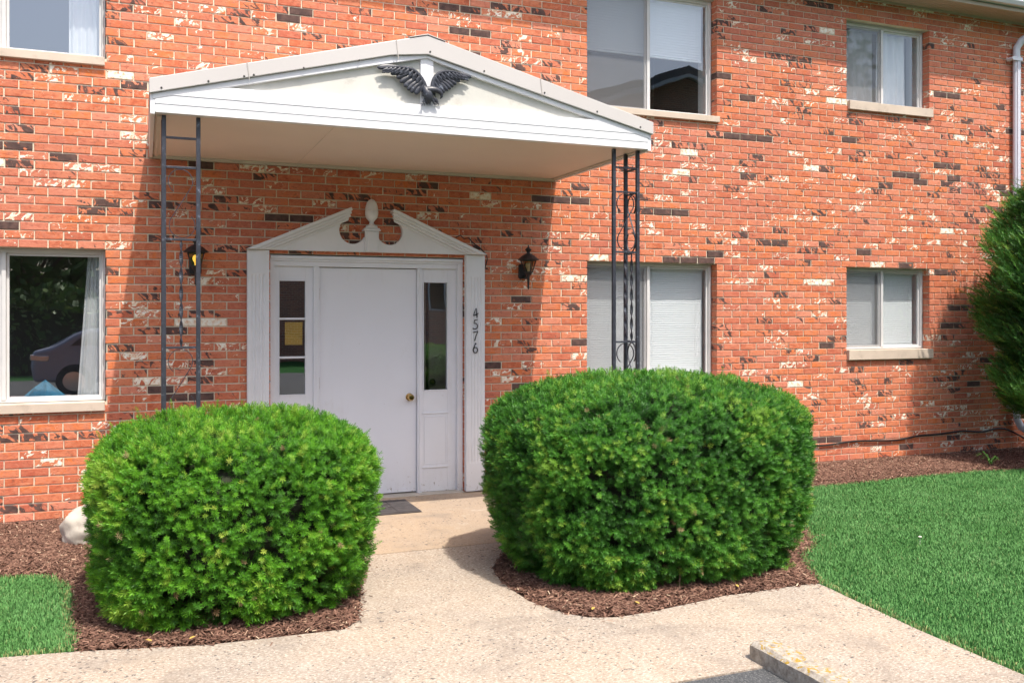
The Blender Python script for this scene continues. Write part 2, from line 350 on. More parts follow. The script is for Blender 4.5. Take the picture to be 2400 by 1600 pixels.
# ------------------------------------------------------------------ the brick apartment building
CH=.0677; ZL=2.125; BL=.2032; XJ=-.18; J=.0092
WX0,WX1,WZ0,WZ1=-7.0,16.0,-.25,5.3
OPEN=[(-1.76,-.285,3.64,4.833),(-1.76,-.285,.93,2.125),(3.955,5.43,3.63,4.833),(3.955,5.43,.93,2.125),
      (7.10,8.283,3.94,4.833),(7.10,8.285,1.227,2.125),(.985,2.705,-.25,2.125)]
BLD=empty('apartment_building',(4.5,0,0),'two storey apartment building of mottled red, black and cream brick facing the lawn','building')
def brick_wall():
    V=[];F=[];A={'rnd':[],'dark':[],'cream':[]}
    k0=int(math.floor((WZ0-ZL)/CH)); k1=int(math.ceil((WZ1-ZL)/CH))
    def emit(x0,x1,z0,z1,a,fl,fr):
        # fl/fr: end lies on a reveal (flush)
        if x1-x0<.012 or z1-z0<.012: return
        j=lambda s: random.uniform(-s,s)
        yo=j(.0012); b=len(V); e=.0035
        X0,X1,Z0,Z1=x0+j(.0012),x1+j(.0012),z0+j(.0009),z1+j(.0009)
        V.extend([(X0,yo+e,Z0),(X1,yo+e,Z0),(X1,yo+e,Z1),(X0,yo+e,Z1),
                  (X0+e,yo+j(.0008),Z0+e),(X1-e,yo+j(.0008),Z0+e),(X1-e,yo+j(.0008),Z1-e),(X0+e,yo+j(.0008),Z1-e),
                  (X0,.1,Z0),(X1,.1,Z0),(X1,.1,Z1),(X0,.1,Z1)])
        F.extend([[b+i for i in q] for q in ((4,5,6,7),(0,1,5,4),(1,2,6,5),(2,3,7,6),(3,0,4,7),(8,9,1,0),(9,10,2,1),(10,11,3,2),(11,8,0,3))])
        for key,val in zip(('rnd','dark','cream'),a): A[key]+= [val]*12
    run=0; rk=None
    for k in range(k0,k1):
        z0=max(ZL+k*CH+J/2,WZ0); z1=min(ZL+(k+1)*CH-J/2,WZ1)
        sh=(0 if (k%2)==(-1%2) else .5)*BL+random.uniform(-.006,.006)
        n0=int((WX0-XJ)/BL)-1; n1=int((WX1-XJ)/BL)+1
        for n in range(n0,n1):
            x0=XJ+sh+n*BL+J/2+random.uniform(-.002,.002); x1=XJ+sh+(n+1)*BL-J/2
            if x1<WX0 or x0>WX1: continue
            r=random.random(); rnd=random.random()
            if run>0: run-=1; a=(rnd,)+rk
            else:
                if r<.024: rk=(random.uniform(.56,.82),0.); run=random.choice((0,0,0,1,1,2)); a=(rnd,)+rk
                elif r<.19: a=(rnd,random.uniform(.38,.56),0.)
                elif r<.20: rk=(0.,random.uniform(.56,.68)); run=random.choice((0,0,1)); a=(rnd,)+rk
                elif r<.40: a=(rnd,0.,random.uniform(.37,.50))
                else: a=(rnd,random.choice((0,0,.30,.35)),random.choice((0,0,.30,.33,.35)))
            segs=[(x0,x1)]
            for ox0,ox1,oz0,oz1 in OPEN:
                if z1<=oz0+.004 or z0>=oz1-.004: continue
                zz=(z0,z1)
                if z0<oz0 or z1>oz1:      # course partly in the opening: keep it clear
                    pass
                new=[]
                for s0,s1 in segs:
                    if s1<=ox0 or s0>=ox1: new.append((s0,s1)); continue
                    if s0<ox0: new.append((s0,ox0))
                    if s1>ox1: new.append((ox1,s1))
                segs=new
            for s0,s1 in segs: emit(s0,s1,z0,z1,a,0,0)
    me=bpy.data.meshes.new('brick_wall'); me.from_pydata(V,[],F); me.update()
    for key,val in A.items():
        at=me.attributes.new(key,'FLOAT','POINT'); at.data.foreach_set('value',val)
    w=link('brick_wall',me,M['brick'],BLD)
    # mortar sheet with holes, and the lined reveals
    mb=MB()
    xs=sorted({WX0,WX1,*[v for o in OPEN for v in (o[0]-.007,o[1]+.007)]}); zs=sorted({WZ0-.05,WZ1,*[v for o in OPEN for v in (o[2]-.007,o[3]+.002)]})
    for i in range(len(xs)-1):
        for k in range(len(zs)-1):
            cx,cz=(xs[i]+xs[i+1])/2,(zs[k]+zs[k+1])/2
            if any(o[0]-.007<cx<o[1]+.007 and o[2]-.007<cz<o[3]+.002 for o in OPEN): continue
            b=len(mb.v); mb.v+=[(xs[i],.0075,zs[k]),(xs[i+1],.0075,zs[k]),(xs[i+1],.0075,zs[k+1]),(xs[i],.0075,zs[k+1])]; mb.f.append([b,b+1,b+2,b+3])
    for x0,x1,z0,z1 in OPEN:
        x0-=.007;x1+=.007;z0-=.007;z1+=.002
        P=[(x0,z0),(x1,z0),(x1,z1),(x0,z1)]
        for i in range(4):
            (a,b_),(c,d)=P[i],P[(i+1)%4]; b=len(mb.v)
            mb.v+=[(a,.0075,b_),(c,.0075,d),(c,.3,d),(a,.3,b_)]; mb.f.append([b,b+1,b+2,b+3])
    mb.build('mortar',M['mortar'],w)
    # body of the building behind the brick skin
    mb=MB(); mb.box(WX0,WX1,1.9,9,-.3,5.2); mb.build('rear_block',M['far_brick'],BLD)
    for xx in (WX0,WX1-.28): mb=MB(); mb.box(xx,xx+.28,.105,1.89,-.3,5.2); mb.build('end_wall',M['far_brick'],BLD)
brick_wall()
# roof, soffit, fascia, gutter, downspout
mb=MB(); mb.prism([(WX0-.5,5.24),(WX1+.5,5.24),(WX1+.5,5.26),(WX0-.5,5.26)],-.44,9.4)
b=len(mb.v); mb.v+=[(WX0-.5,-.45,5.262),(WX1+.5,-.45,5.262),(WX1+.5,4.5,7.0),(WX0-.5,4.5,7.0),(WX0-.5,9.4,5.262),(WX1+.5,9.4,5.262)]
mb.f+=[[b,b+1,b+2,b+3],[b+3,b+2,b+5,b+4],[b,b+3,b+4],[b+1,b+5,b+2]]; mb.build('roof',M['roof_shingle'],BLD)
mb=MB()
mb.box(WX0-.4,WX1+.4,-.30,.004,5.085,5.10)
x=WX0-.4
while x<WX1+.4:                                   # ribbed soffit boards running out from the wall
    mb.box(x,x+.046,-.298,-.002,5.074,5.0848); x+=.052
mb.box(WX0-.4,WX1+.4,-.028,-.0045,5.055,5.0735)
mb.build('soffit',M['tan_soffit'],BLD)
mb=MB(); mb.box(WX0-.4,WX1+.4,-.322,-.302,5.06,5.24); mb.box(WX0-.4,WX1+.4,-.34,-.3225,5.06,5.10); mb.build('eave_fascia',M['tan_soffit'],BLD,bevel=.003)
mb=MB()
prof=[(-.3245,5.235),(-.3245,5.112),(-.40,5.112),(-.425,5.15),(-.43,5.20),(-.445,5.215),(-.445,5.236),(-.438,5.236),(-.438,5.218),(-.424,5.203),(-.418,5.152),(-.397,5.118),(-.331,5.118),(-.331,5.235)]
n=len(prof)
mb.v=[(WX0-.4,y,z) for y,z in prof]+[(WX1+.4,y,z) for y,z in prof]
for i in range(n):
    j=(i+1)%n; mb.f.append([i,j,n+j,n+i])
mb.build('gutter',M['gutter_metal'],BLD)
mb=MB()
pts=[(9.78,-.36,5.11),(9.76,-.34,5.02),(9.70,-.2,4.92),(9.62,-.09,4.84),(9.585,-.055,4.76),(9.585,-.052,4.68),(9.585,-.052,.48),(9.59,-.055,.38),(9.62,-.08,.29),(9.68,-.14,.23),(9.78,-.25,.2)]
mb.sweep(pts,.045,16,(1,.8,1)); 
# ribs of the pressed pipe
for dx in (-.018,.018): mb.sweep([(9.585+dx,-.088,4.66),(9.585+dx,-.088,.5)],.006,6)
ds=mb.build('downspout',M['gutter_metal'],BLD,smooth=True)
for z in (4.62,.52):
    mb=MB(); mb.box(9.49,9.635,-.097,-.089,z-.02,z+.02); mb.box(9.482,9.489,-.097,-.004,z-.02,z+.02); mb.sweep([(9.487,-.10,z),(9.487,-.012,z)],.022,10); mb.build('pipe_clip',M['gutter_metal'],ds,bevel=.002)

def blind(par,x0,x1,z0,z1,pitch,y=.20,tilt=76):
    mb=MB(); z=z1-.03; w=pitch*.58
    ca,sa=math.cos(R(tilt)),math.sin(R(tilt))
    while z>z0+.02:
        rows=[]
        for s,bow in ((-1,0),(0,.0022),(1,0)):
            yy=y+s*w*ca-bow*sa; zz=z+s*w*sa+bow*ca+random.uniform(-.0006,.0006)
            rows.append([(x0,yy,zz),(x1,yy,zz)])
        mb.sheet(rows); z-=pitch
    mb.box(x0,x1,y-.015,y+.015,z1-.028,z1)            # head rail
    mb.box(x0,x1,y-.012,y+.012,max(z0,z)-.012,max(z0,z)+.006)
    for f in (.12,.88):
        xx=x0+(x1-x0)*f; mb.box(xx-.001,xx+.001,y-.02,y-.018,max(z0,z),z1)
    return mb.build('blind',M['blind_slat'],par)
def curtain(par,x0,x1,z0,z1,y=.26,waves=9,amp=.02,lean=0,name='curtain'):
    mb=MB(); rows=[]; N=80; Mz=14
    for i in range(Mz+1):
        z=z0+(z1-z0)*i/Mz; row=[]
        f=1-i/Mz
        for k in range(N+1):
            u=k/N; xa=x0+lean*(1-f)
            xx=xa+(x1-xa)*u; a=amp*(.6+.6*noise.noise((u*4,z*.7,x0)))
            row.append((xx,y+a*math.sin(u*waves*2*PI+.6*math.sin(z*2+u*5)),z))
        rows.append(row)
    mb.sheet(rows); return mb.build(name,M['curtain'],par,smooth=True)
def window(x0,x1,z0,z1,sill,sx0,sx1,label,mull=None,screen=True,lining='interior_pale',gl='glass'):
    w=bpy.data.objects.new('window',None); COL.objects.link(w); w.parent=BLD; w.location=Vector(((x0+x1)/2,.1,z0))-Vector(BLD.location); w['label']=label
    fw=.030; y0,y1=.098,.165; mx=mull if mull else (x0+x1)/2
    mb=MB()
    mb.box(x0+.004,x0+fw,y0,y1,z0+.002,z1-.004); mb.box(x1-fw,x1-.004,y0,y1,z0+.002,z1-.004)
    mb.box(x0+fw,x1-fw,y0,y1,z1-fw-.004,z1-.004); mb.box(x0+fw,x1-fw,y0,y1,z0+.002,z0+.022)
    mb.box(mx-.022,mx+.008,y0-.006,y1-.01,z0+.022,z1-fw-.004)
    # narrow stop ridges round the frame
    mb.box(x1-fw+.004,x1-fw+.009,y0-.004,y0-.0002,z0+.01,z1-.01)
    mb.build('frame',M['aluminium'],w,bevel=.002)
    mb=MB(); sw=.02; yy=y0+.012
    for a,b,yf in ((x0+fw,mx-.022,yy),(mx+.0085,x1-fw,yy+.012)):
        mb.box(a+.0005,a+sw,yf,yf+.022,z0+.0225,z1-fw-.0045); mb.box(b-sw,b-.0005,yf,yf+.022,z0+.0225,z1-fw-.0045)
        mb.box(a+sw,b-sw,yf,yf+.022,z1-fw-.0045-sw,z1-fw-.0045); mb.box(a+sw,b-sw,yf,yf+.022,z0+.0225,z0+.0225+sw)
    mb.build('sash',M['aluminium'],w,bevel=.0015)
    for a,b,yf in ((x0+fw+sw,mx-.022-sw,yy+.008),(mx+.0085+sw,x1-fw-sw,yy+.02)):
        mb=MB(); mb.box(a-.004,b+.004,yf,yf+.005,z0+.0225+sw-.004,z1-fw-sw)
        mb.build('pane',M[gl],w)
    if screen:
        mb=MB(); a,b=x0+fw+.001,mx-.023; mb.box(a,b,yy-.012,yy-.0115,z0+.024,z1-fw-.006)
        mb.build('insect_screen',M['insect_mesh'],w)
    if sill:
        mb=MB(); mb.box(sx0,sx1,-.035,.105,sill[0],sill[1]); mb.box(sx0+.012,sx1-.012,.1055,.17,sill[1]-.04,sill[1]-.003); mb.build('sill',M['sill_stone'],w,bevel=.004)
    # interior lining
    mb=MB(); d=1.5
    X0,X1,Z0,Z1=x0-.15,x1+.15,z0-.35,min(z1+.15,5.05)
    for q in (((X0,.31,Z0),(X0,d,Z0),(X0,d,Z1),(X0,.31,Z1)),((X1,d,Z0),(X1,.31,Z0),(X1,.31,Z1),(X1,d,Z1)),((X0,d,Z0),(X1,d,Z0),(X1,d,Z1),(X0,d,Z1)),
              ((X0,.31,Z0),(X1,.31,Z0),(X1,d,Z0),(X0,d,Z0)),((X0,.31,Z1),(X0,d,Z1),(X1,d,Z1),(X1,.31,Z1))):
        b=len(mb.v); mb.v+=list(q); mb.f.append([b,b+1,b+2,b+3])
    mb.build('room_lining',M[lining],w)
    mb=MB(); mb.box(x0-.02,x0+.004,.166,.34,z0-.02,z1+.02); mb.box(x1-.004,x1+.02,.166,.34,z0-.02,z1+.02); mb.box(x0+.004,x1-.004,.166,.34,z0-.02,z0+.004); mb.box(x0+.004,x1-.004,.166,.34,z1-.002,z1+.02)
    mb.build('jamb_lining',M['jamb_paint'],w)
    # black sealant line under the head
    mb=MB(); mb.box(x0,x1,.06,.104,z1-.0035,z1+.0005); mb.build('lintel',M['aluminium_dark'],w)
    return w
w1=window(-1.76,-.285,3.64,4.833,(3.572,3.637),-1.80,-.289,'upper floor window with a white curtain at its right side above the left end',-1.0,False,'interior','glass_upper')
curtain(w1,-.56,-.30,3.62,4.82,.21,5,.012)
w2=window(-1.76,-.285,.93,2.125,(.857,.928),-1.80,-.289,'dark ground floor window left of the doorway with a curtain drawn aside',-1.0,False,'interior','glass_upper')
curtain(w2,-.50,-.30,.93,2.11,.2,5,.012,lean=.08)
w3=window(3.955,5.43,3.63,4.833,(3.567,3.627),3.93,5.445,'wide upper window above the canopy with its blind half lowered',4.69,True,'interior','glass_mid')
blind(w3,4.0,5.37,4.22,4.80,.027); 
w4=window(3.955,5.43,.93,2.125,(.857,.928),3.93,5.445,'wide ground floor window behind the right iron post with closed white blinds',4.69)
blind(w4,4.0,4.67,.97,2.08,.0225,.195); blind(w4,4.70,5.375,.97,2.08,.0225,.195)
w5=window(7.10,8.283,3.94,4.833,(3.842,3.937),7.115,8.31,'small upper window with pale curtains under the eave',7.69)
curtain(w5,7.15,7.68,3.96,4.80,.24,4,.022); curtain(w5,7.74,8.16,3.96,4.80,.24,3,.03)
w6=window(7.10,8.285,1.227,2.125,(1.117,1.224),7.105,8.31,'small ground floor window with lowered white blinds beside the tall yew',7.69)
blind(w6,7.14,7.67,1.26,2.08,.0235,.195); blind(w6,7.71,8.215,1.26,2.08,.0235,.195)
# things lying inside on the sill of the left window
cl=MB(); ctr=(-.76,.33,.96)
ring=[]
for i in range(14):
    a=2*PI*i/14; r=.14*(1+.25*math.sin(3*a+1)); ring.append((ctr[0]+r*math.cos(a),ctr[1]+.07*math.sin(a),ctr[2]+.0))
b=len(cl.v); cl.v+=ring+[(ctr[0]+.02,ctr[1],ctr[2]+.13)]+[(ctr[0]+(x-ctr[0])*.55,y,ctr[2]+.05+.02*(i%2)) for i,(x,y,z) in enumerate(ring)]
for i in range(14):
    j=(i+1)%14; cl.f+=[[i,j,15+j,15+i],[15+i,15+j,14]]
cl.f.append(list(reversed(range(14))))
tag(cl.build('cloth',M['blue_cloth']),'folded blue cloth standing inside the dark ground floor window','cloth')
mb=MB(); mb.box(-1.0,-.56,.19,.42,.935,.958); tag(mb.build('tray',M['pale_plastic'],bevel=.008,seg=3),'pale pink tray lying inside the dark ground floor window','tray')

# ------------------------------------------------------------------ entrance: frame, sidelights, door
fr=MB()
yA=.03
fr.box(.986,1.024,yA,.12,0,2.068); fr.box(2.653,2.704,yA,.12,0,2.068)          # jambs
fr.box(.986,2.704,yA,.12,2.0685,2.118)                                         # head casing
fr.box(.99,2.70,yA-.018,yA-.0005,2.088,2.112)                                  # head cap moulding
fr.box(1.0245,2.6525,.045,.12,2.026,2.068)
fr.box(1.354,1.403,.045,.12,0,2.0255); fr.box(2.280,2.321,.045,.12,0,2.0255)   # mullions
fr.box(1.372,1.386,.038,.0445,0,2.0255); fr.box(2.294,2.308,.038,.0445,0,2.0255)
fr.build('door_frame',M['white_paint'],BLD,bevel=.003)
def sidelight(x0,x1,gx0,gx1,gz0,gz1,muntins,label):
    o=bpy.data.objects.new('sidelight',None); COL.objects.link(o); o.parent=BLD; o.location=Vector(((x0+x1)/2,.08,0))-Vector(BLD.location); o['label']=label
    y=.075; mb=MB()
    mb.box(x0,gx0,y,.12,.012,2.0255); mb.box(gx1,x1,y,.12,.012,2.0255); mb.box(gx0,gx1,y,.12,gz1,2.0255); mb.box(gx0,gx1,y,.12,.012,gz0)
    # glazing beads
    for a,b,c,d in ((gx0-.008,gx0+.002,gz0-.008,gz1+.008),(gx1-.002,gx1+.008,gz0-.008,gz1+.008)): mb.box(a,b,y-.006,y-.0005,c,d)
    mb.box(gx0+.0025,gx1-.0025,y-.006,y-.0005,gz1-.002,gz1+.008); mb.box(gx0+.0025,gx1-.0025,y-.006,y-.0005,gz0-.008,gz0+.002)
    # lower raised panel outline
    px0,px1=gx0-.012,gx1+.012
    mb.box(px0,px1,y-.010,y-.0005,.715,.727); mb.box(px0,px1,y-.010,y-.0005,.225,.237)
    mb.box(px0+.02,px0+.026,y-.004,y-.0005,.262,.69); mb.box(px1-.026,px1-.02,y-.004,y-.0005,.262,.69)
    mb.box(px0+.0265,px1-.0265,y-.004,y-.0005,.262,.268); mb.box(px0+.0265,px1-.0265,y-.004,y-.0005,.684,.69)
    mb.build('panel',M['white_paint'],o,bevel=.002)
    mb=MB(); mb.box(gx0,gx1,y+.018,y+.023,gz0,gz1); mb.build('pane',M['glass_upper'],o)
    for z in muntins: mb=MB(); mb.box(gx0+.001,gx1-.001,y+.006,y+.0175,z-.009,z+.009); mb.build('muntin',M['white_paint'],o,bevel=.002)
    return o
sidelight(1.0245,1.3535,1.068,1.289,.926,1.902,(1.577,1.245),'left sidelight divided into three panes')
sidelight(2.3215,2.6525,2.345,2.570,.928,1.903,(),'right sidelight with a single tall pane')
mb=MB()
for q in (((.8,.31,-.1),(.8,1.8,-.1),(.8,1.8,2.4),(.8,.31,2.4)),((2.9,1.8,-.1),(2.9,.31,-.1),(2.9,.31,2.4),(2.9,1.8,2.4)),((.8,1.8,-.1),(2.9,1.8,-.1),(2.9,1.8,2.4),(.8,1.8,2.4)),((.8,.12,.002),(2.9,.12,.002),(2.9,1.8,.002),(.8,1.8,.002)),((.8,.31,2.4),(.8,1.8,2.4),(2.9,1.8,2.4),(2.9,.31,2.4))):
    b=len(mb.v); mb.v+=list(q); mb.f.append([b,b+1,b+2,b+3])
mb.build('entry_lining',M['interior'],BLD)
mb=MB(); mb.box(2.45,2.52,.6,.66,0,2.1); mb.box(2.56,2.85,.62,.65,0,2.05); mb.build('inner_door',M['ceiling_board'],BLD)
mb=MB(); mb.lathe([(.0,.94),(.028,.945),(.032,.965),(.02,.99),(0,.995)],2.585,.59,14); mb.build('inner_door_knob',M['black_lamp'],BLD)
DOOR=bpy.data.objects.new('entrance_door',None); COL.objects.link(DOOR); DOOR.parent=BLD; DOOR.location=Vector((1.4,.08,0))-Vector(BLD.location); DOOR['label']='plain white entrance door'
mb=MB(); mb.box(1.4065,2.2765,.082,.118,.022,2.020); mb.build('door_leaf',M['door_paint'],DOOR,bevel=.002)
mb=MB(); mb.box(1.4035,1.4062,.1,.119,.01,2.0245); mb.box(2.2768,2.2795,.1,.119,.01,2.0245); mb.box(1.4065,2.2765,.1,.119,2.0205,2.0245); mb.build('door_gap',M['black_cable'],DOOR)
kn=MB(); 
def lathe_y(mb,prof,cx,cz,n=20):
    b=len(mb.v); m=len(prof)
    for r,y in prof:
        for k in range(n):
            t=2*PI*k/n; mb.v.append((cx+r*math.cos(t),y,cz+r*math.sin(t)))
    for i in range(m-1):
        for k in range(n):
            k2=(k+1)%n; mb.f.append([b+i*n+k,b+(i+1)*n+k,b+(i+1)*n+k2,b+i*n+k2])
    mb.f.append([b+k for k in range(n)]); mb.f.append([b+(m-1)*n+k for k in reversed(range(n))])
lathe_y(kn,[(.002,.008),(.02,.010),(.029,.022),(.030,.034),(.022,.048),(.012,.055),(.012,.068),(.033,.070),(.035,.0815)],2.215,.872)
kn.build('door_knob',M['brass'],DOOR,smooth=True)
for z in (1.79,1.02,.25):
    mb=MB(); 
    for q in range(3): mb.sweep([(1.4035,.076,z-.05+.034*q),(1.4035,.076,z-.05+.034*q+.031)],.006,8)
    mb.box(1.396,1.4025,.079,.0815,z-.045,z+.045); mb.build('hinge',M['hinge_metal'],DOOR)
mb=MB(); mb.box(.99,2.70,-.03,.14,-.02,.011); mb.build('threshold',M['threshold'],BLD,bevel=.008)
# pilasters
def pilaster(x0,x1,label):
    o=bpy.data.objects.new('pilaster',None); COL.objects.link(o); o.parent=BLD; o.location=Vector(((x0+x1)/2,-.03,0))-Vector(BLD.location); o['label']=label
    # fluted front: cross-section polygon swept vertically
    w=x1-x0; yb,yf=-.002,-.058
    def sect(depth):
        pts=[(x0,yb),(x0,yf)]; n=4; mg=.03; fwid=(w-2*mg)/n
        for i in range(n):
            a=x0+mg+i*fwid
            for t,d in ((.12,0),(.25,.7),(.5,1),(.75,.7),(.88,0)): pts.append((a+fwid*t,yf+depth*d))
        pts+=[(x1,yf),(x1,yb)]; return pts
    mb=MB(); zs=[(.012,0),(.26,0),(.285,.007),(1.93,.007),(1.955,0),(2.151,0)]
    n=len(sect(0))
    for z,d in zs: mb.v+=[(x,y,z) for x,y in sect(d)]
    for i in range(len(zs)-1):
        for k in range(n):
            k2=(k+1)%n; mb.f.append([i*n+k,i*n+k2,(i+1)*n+k2,(i+1)*n+k])
    mb.f.append(list(reversed(range(n)))); mb.f.append([(len(zs)-1)*n+k for k in range(n)])
    mb.build('shaft',M['trim_paint'],o)
    return o
pilaster(.793,.970,'left fluted pilaster'); pilaster(2.708,2.886,'right fluted pilaster')
# broken pediment with urn
PED=bpy.data.objects.new('broken_pediment',None); COL.objects.link(PED); PED.parent=BLD; PED.location=Vector((1.836,-.05,2.155))-Vector(BLD.location)
CX=1.836
def mirror(p): return [(2*CX-x,z) for x,z in reversed(p)]
circ=[]; cc=(1.672,2.338); cr_=.116
for i in range(19):
    a=R(138+i*(360-138+-28+0)/18)           # from upper left, round the bottom, to the right side
    circ.append((cc[0]+cr_*math.cos(a),cc[1]+cr_*math.sin(a)))
tym=[(.84,2.155),(CX,2.155),(CX,2.30)]+list(reversed(circ))+[(1.600,2.440)]
# convex pieces would be cleaner: triangulated on build
mb=MB(); mb.prism(tym,-.055,-.003); mb.prism(mirror(tym),-.055,-.003)
mb.build('tympanum',M['trim_paint'],PED,tri=True)
mb=MB()
def rake(side):
    dx,dz=1.649-.781,2.534-2.155; L=math.hypot(dx,dz); ux,uz=dx/L,dz/L; nx,nz=uz,-ux   # n points down-right
    layers=[(0,.030,-.125,1.0,.0),(.030,.052,-.108,.985,.01),(.052,.074,-.09,.97,.016),(.074,.096,-.066,.955,.02)]
    for a,b_,yf,f,st in layers:
        # start points lie on the base line z=2.155, ends curl at the cut
        def on_base(o):  # distance along so that z==2.155
            s=(-(nz*o))/uz; return s
        p=[]
        for o,ss in ((a,on_base(a)),(b_,on_base(b_))): p.append((.781+ux*ss+nx*o,2.155+uz*ss+nz*o))
        e=[(.781+ux*L*f+nx*o,2.155+uz*L*f+nz*o) for o in (a,b_)]
        if a>.07: e[1]=(.781+ux*(L*f-.015)+nx*b_,2.155+uz*(L*f-.015)+nz*b_)
        poly=[p[1],e[1],e[0],p[0]]
        if side: poly=mirror(poly)
        mb.prism(poly,yf,-.0555 if a>0 else -.004)
rake(0); rake(1)
mb.build('raking_cornice',M['trim_paint'],PED,bevel=.004)
mb=MB(); mb.box(1.776,1.896,-.085,-.0555,2.156,2.336); mb.box(1.79,1.882,-.092,-.0855,2.165,2.33); mb.box(1.762,1.910,-.10,-.005,2.3365,2.350); mb.box(1.770,1.902,-.094,-.005,2.3505,2.362); mb.build('pedestal',M['trim_paint'],PED,bevel=.003)
mb=MB(); mb.lathe([(.052,2.3625),(.052,2.375),(.046,2.385),(.03,2.392),(.020,2.402),(.019,2.415),(.028,2.428),(.046,2.447),(.056,2.475),(.058,2.505),(.054,2.515),(.058,2.519),(.056,2.528),(.051,2.555),(.042,2.582),(.028,2.602),(.012,2.613),(.001,2.616)],CX,-.065,28)
mb.build('urn_finial',M['trim_paint'],PED,smooth=True)

# house number on the right pilaster
HN=empty('house_number',(2.795,-.062,1.26),'black metal digits 4576 screwed down the right pilaster','house number')
def digit(strokes,cx,cz,s=.088):
    mb=MB()
    for st in strokes:
        pts=[(cx+(x-.5)*s*.60,-.064,cz+(z-.5)*s) for x,z,_ in st]; mb.sweep(pts,[r*s for *_,r in st],8,(1,.45,1))
    mb.build('numeral',M['black_numeral'],HN,smooth=True)
def arc(cx,cz,rx,rz,a0,a1,n,r0,r1):
    return [(cx+rx*math.cos(R(a0+(a1-a0)*i/n)),cz+rz*math.sin(R(a0+(a1-a0)*i/n)),r0+(r1-r0)*i/n) for i in range(n+1)]
digit([[(.52,1.0,.035),(.08,.26,.05)],[(.05,.25,.05),(.55,.34,.06),(1.0,.5,.04)],[(.62,1.0,.03),(.66,.5,.055),(.72,0,.05)]],2.797,1.625)
digit([[(.92,1.0,.03),(.3,.9,.06)],[(.32,.92,.045),(.22,.58,.04)],[(.22,.6,.03)]+arc(.38,.32,.5,.3,80,-120,10,.05,.06)+[(0.02,.12,.06)]],2.794,1.523)
digit([[(.05,.86,.05),(.5,.92,.055),(.98,1.0,.03)],[(.95,.98,.04),(.6,.5,.055),(.36,0,.07)]],2.793,1.418)
digit([[(.62,1.0,.09),(.45,.85,.06),(.2,.5,.055)]+arc(.5,.3,.4,.3,160,380,12,.055,.06),[(.88,.42,.06),(.6,.56,.05),(.25,.5,.04)]],2.793,1.309)
# little black wire looping off the pediment's right end
mb=MB(); P=[(2.62,-.02,2.31),(2.66,-.03,2.33),(2.70,-.02,2.30),(2.74,-.03,2.31),(2.78,-.02,2.27),(2.86,-.01,2.22),(2.915,-.02,2.16),(2.925,-.02,2.12),(2.91,-.015,2.06),(2.893,-.006,2.0),(2.892,-.006,1.2)]
mb.sweep(P,.005,6); tag(mb.build('wire',M['black_cable'],smooth=True),'thin black wire dropping beside the right pilaster from the pediment tip','wire')
# notice behind left sidelight glass
mb=MB(); mb.box(1.12,1.268,.101,.1025,1.36,1.548); mb.box(1.12,1.268,.1005,.101,1.352,1.3595)
tag(mb.build('notice',M['paper_notice']),'yellow paper notice taped behind the middle pane of the left sidelight','notice')

# ------------------------------------------------------------------ entrance canopy
CAN=empty('entrance_canopy',(1.83,-1.7,2.88),'white gabled porch canopy with beige metal edge over the entrance','canopy')
xl,xr,xp=.028,3.636,1.832
mb=MB(); mb.prism([(xl,2.995),(1.575,3.392),(1.836,3.424),(xr,2.995),(xr,3.089),(xp,3.556),(xl,3.089)],-1.785,-.004)
mb.build('roof',M['beige_metal'],CAN,bevel=.004)
mb=MB(); mb.prism([(xp-.13,3.526),(xp,3.5585),(xp+.13,3.526),(xp+.13,3.530),(xp,3.565),(xp-.13,3.530)],-1.79,-.004); mb.build('ridge_cap',M['beige_metal'],CAN,bevel=.001)
for x,zz in ((.63,0),(1.62,0),(2.7,0)):       # overlap seams of the metal edging
    zt=3.089+(min(x-xl,xr-x))*(3.55-3.089)/(xp-xl); zb=2.995+(min(x-xl,xr-x))*(3.425-2.995)/(xp-xl)
    mb=MB(); mb.prism([(x,zb-.006),(x+.006,zb-.006),(x-.01,zt+.004),(x-.016,zt+.004)],-1.788,-1.7855); mb.build('seam',M['aluminium_dark'],CAN)
for x in (.10,.38,.60,.66,.98,1.35,1.60,1.85,2.25,2.72,3.15,3.52):
    zb=2.995+(min(x-xl,xr-x))*(3.425-2.995)/(xp-xl)
    mb=MB(); lathe_y(mb,[(.001,-1.7895),(.006,-1.789),(.007,-1.7855)],x,zb+.022,8); mb.build('screw',M['screw'],CAN)
mb=MB()
mb.prism([(.05,2.966),(1.411,3.303),(xp,3.403),(xp,3.422),(1.575,3.390),(.05,2.998)],-1.765,-1.736); mb.prism([(xp,3.403),(2.243,3.289),(3.614,2.966),(3.614,2.998),(xp,3.422)],-1.765,-1.736)
mb.build('rake_trim',M['vinyl_white'],CAN,bevel=.002)
mb=MB()
def band(z0,z1,y):
    a=lambda z:.063+max(0,(z-2.975))*4.45
    if z0<2.97<z1: mb.prism([(.063,z0),(3.60,z0),(3.60,2.975),(3.60-(a(z1)-.063),z1),(a(z1),z1),(.063,2.975)],y,-1.70); return
    mb.prism([(a(z0),z0),(3.60-(a(z0)-.063),z0),(3.60-(a(z1)-.063),z1),(a(z1),z1)],y,-1.70 if z0<3.0 else -1.7355)
band(2.884,2.938,-1.759); band(2.9382,2.996,-1.7622); band(2.9962,3.074,-1.7656)
mb.build('fascia_board',M['vinyl_white'],CAN,bevel=.0018)
mb=MB(); mb.prism([(.08,2.972),(3.584,2.972),(xp,3.415)],-1.735,-1.69); mb.build('gable_panel',M['gable_panel'],CAN)
mb=MB(); mb.box(1.79,1.884,-1.752,-1.7355,3.0745,3.404); mb.build('king_post',M['vinyl_white'],CAN,bevel=.003)
mb=MB(); mb.box(.065,3.598,-1.699,-.03,2.890,2.90); mb.build('ceiling',M['ceiling_board'],CAN)
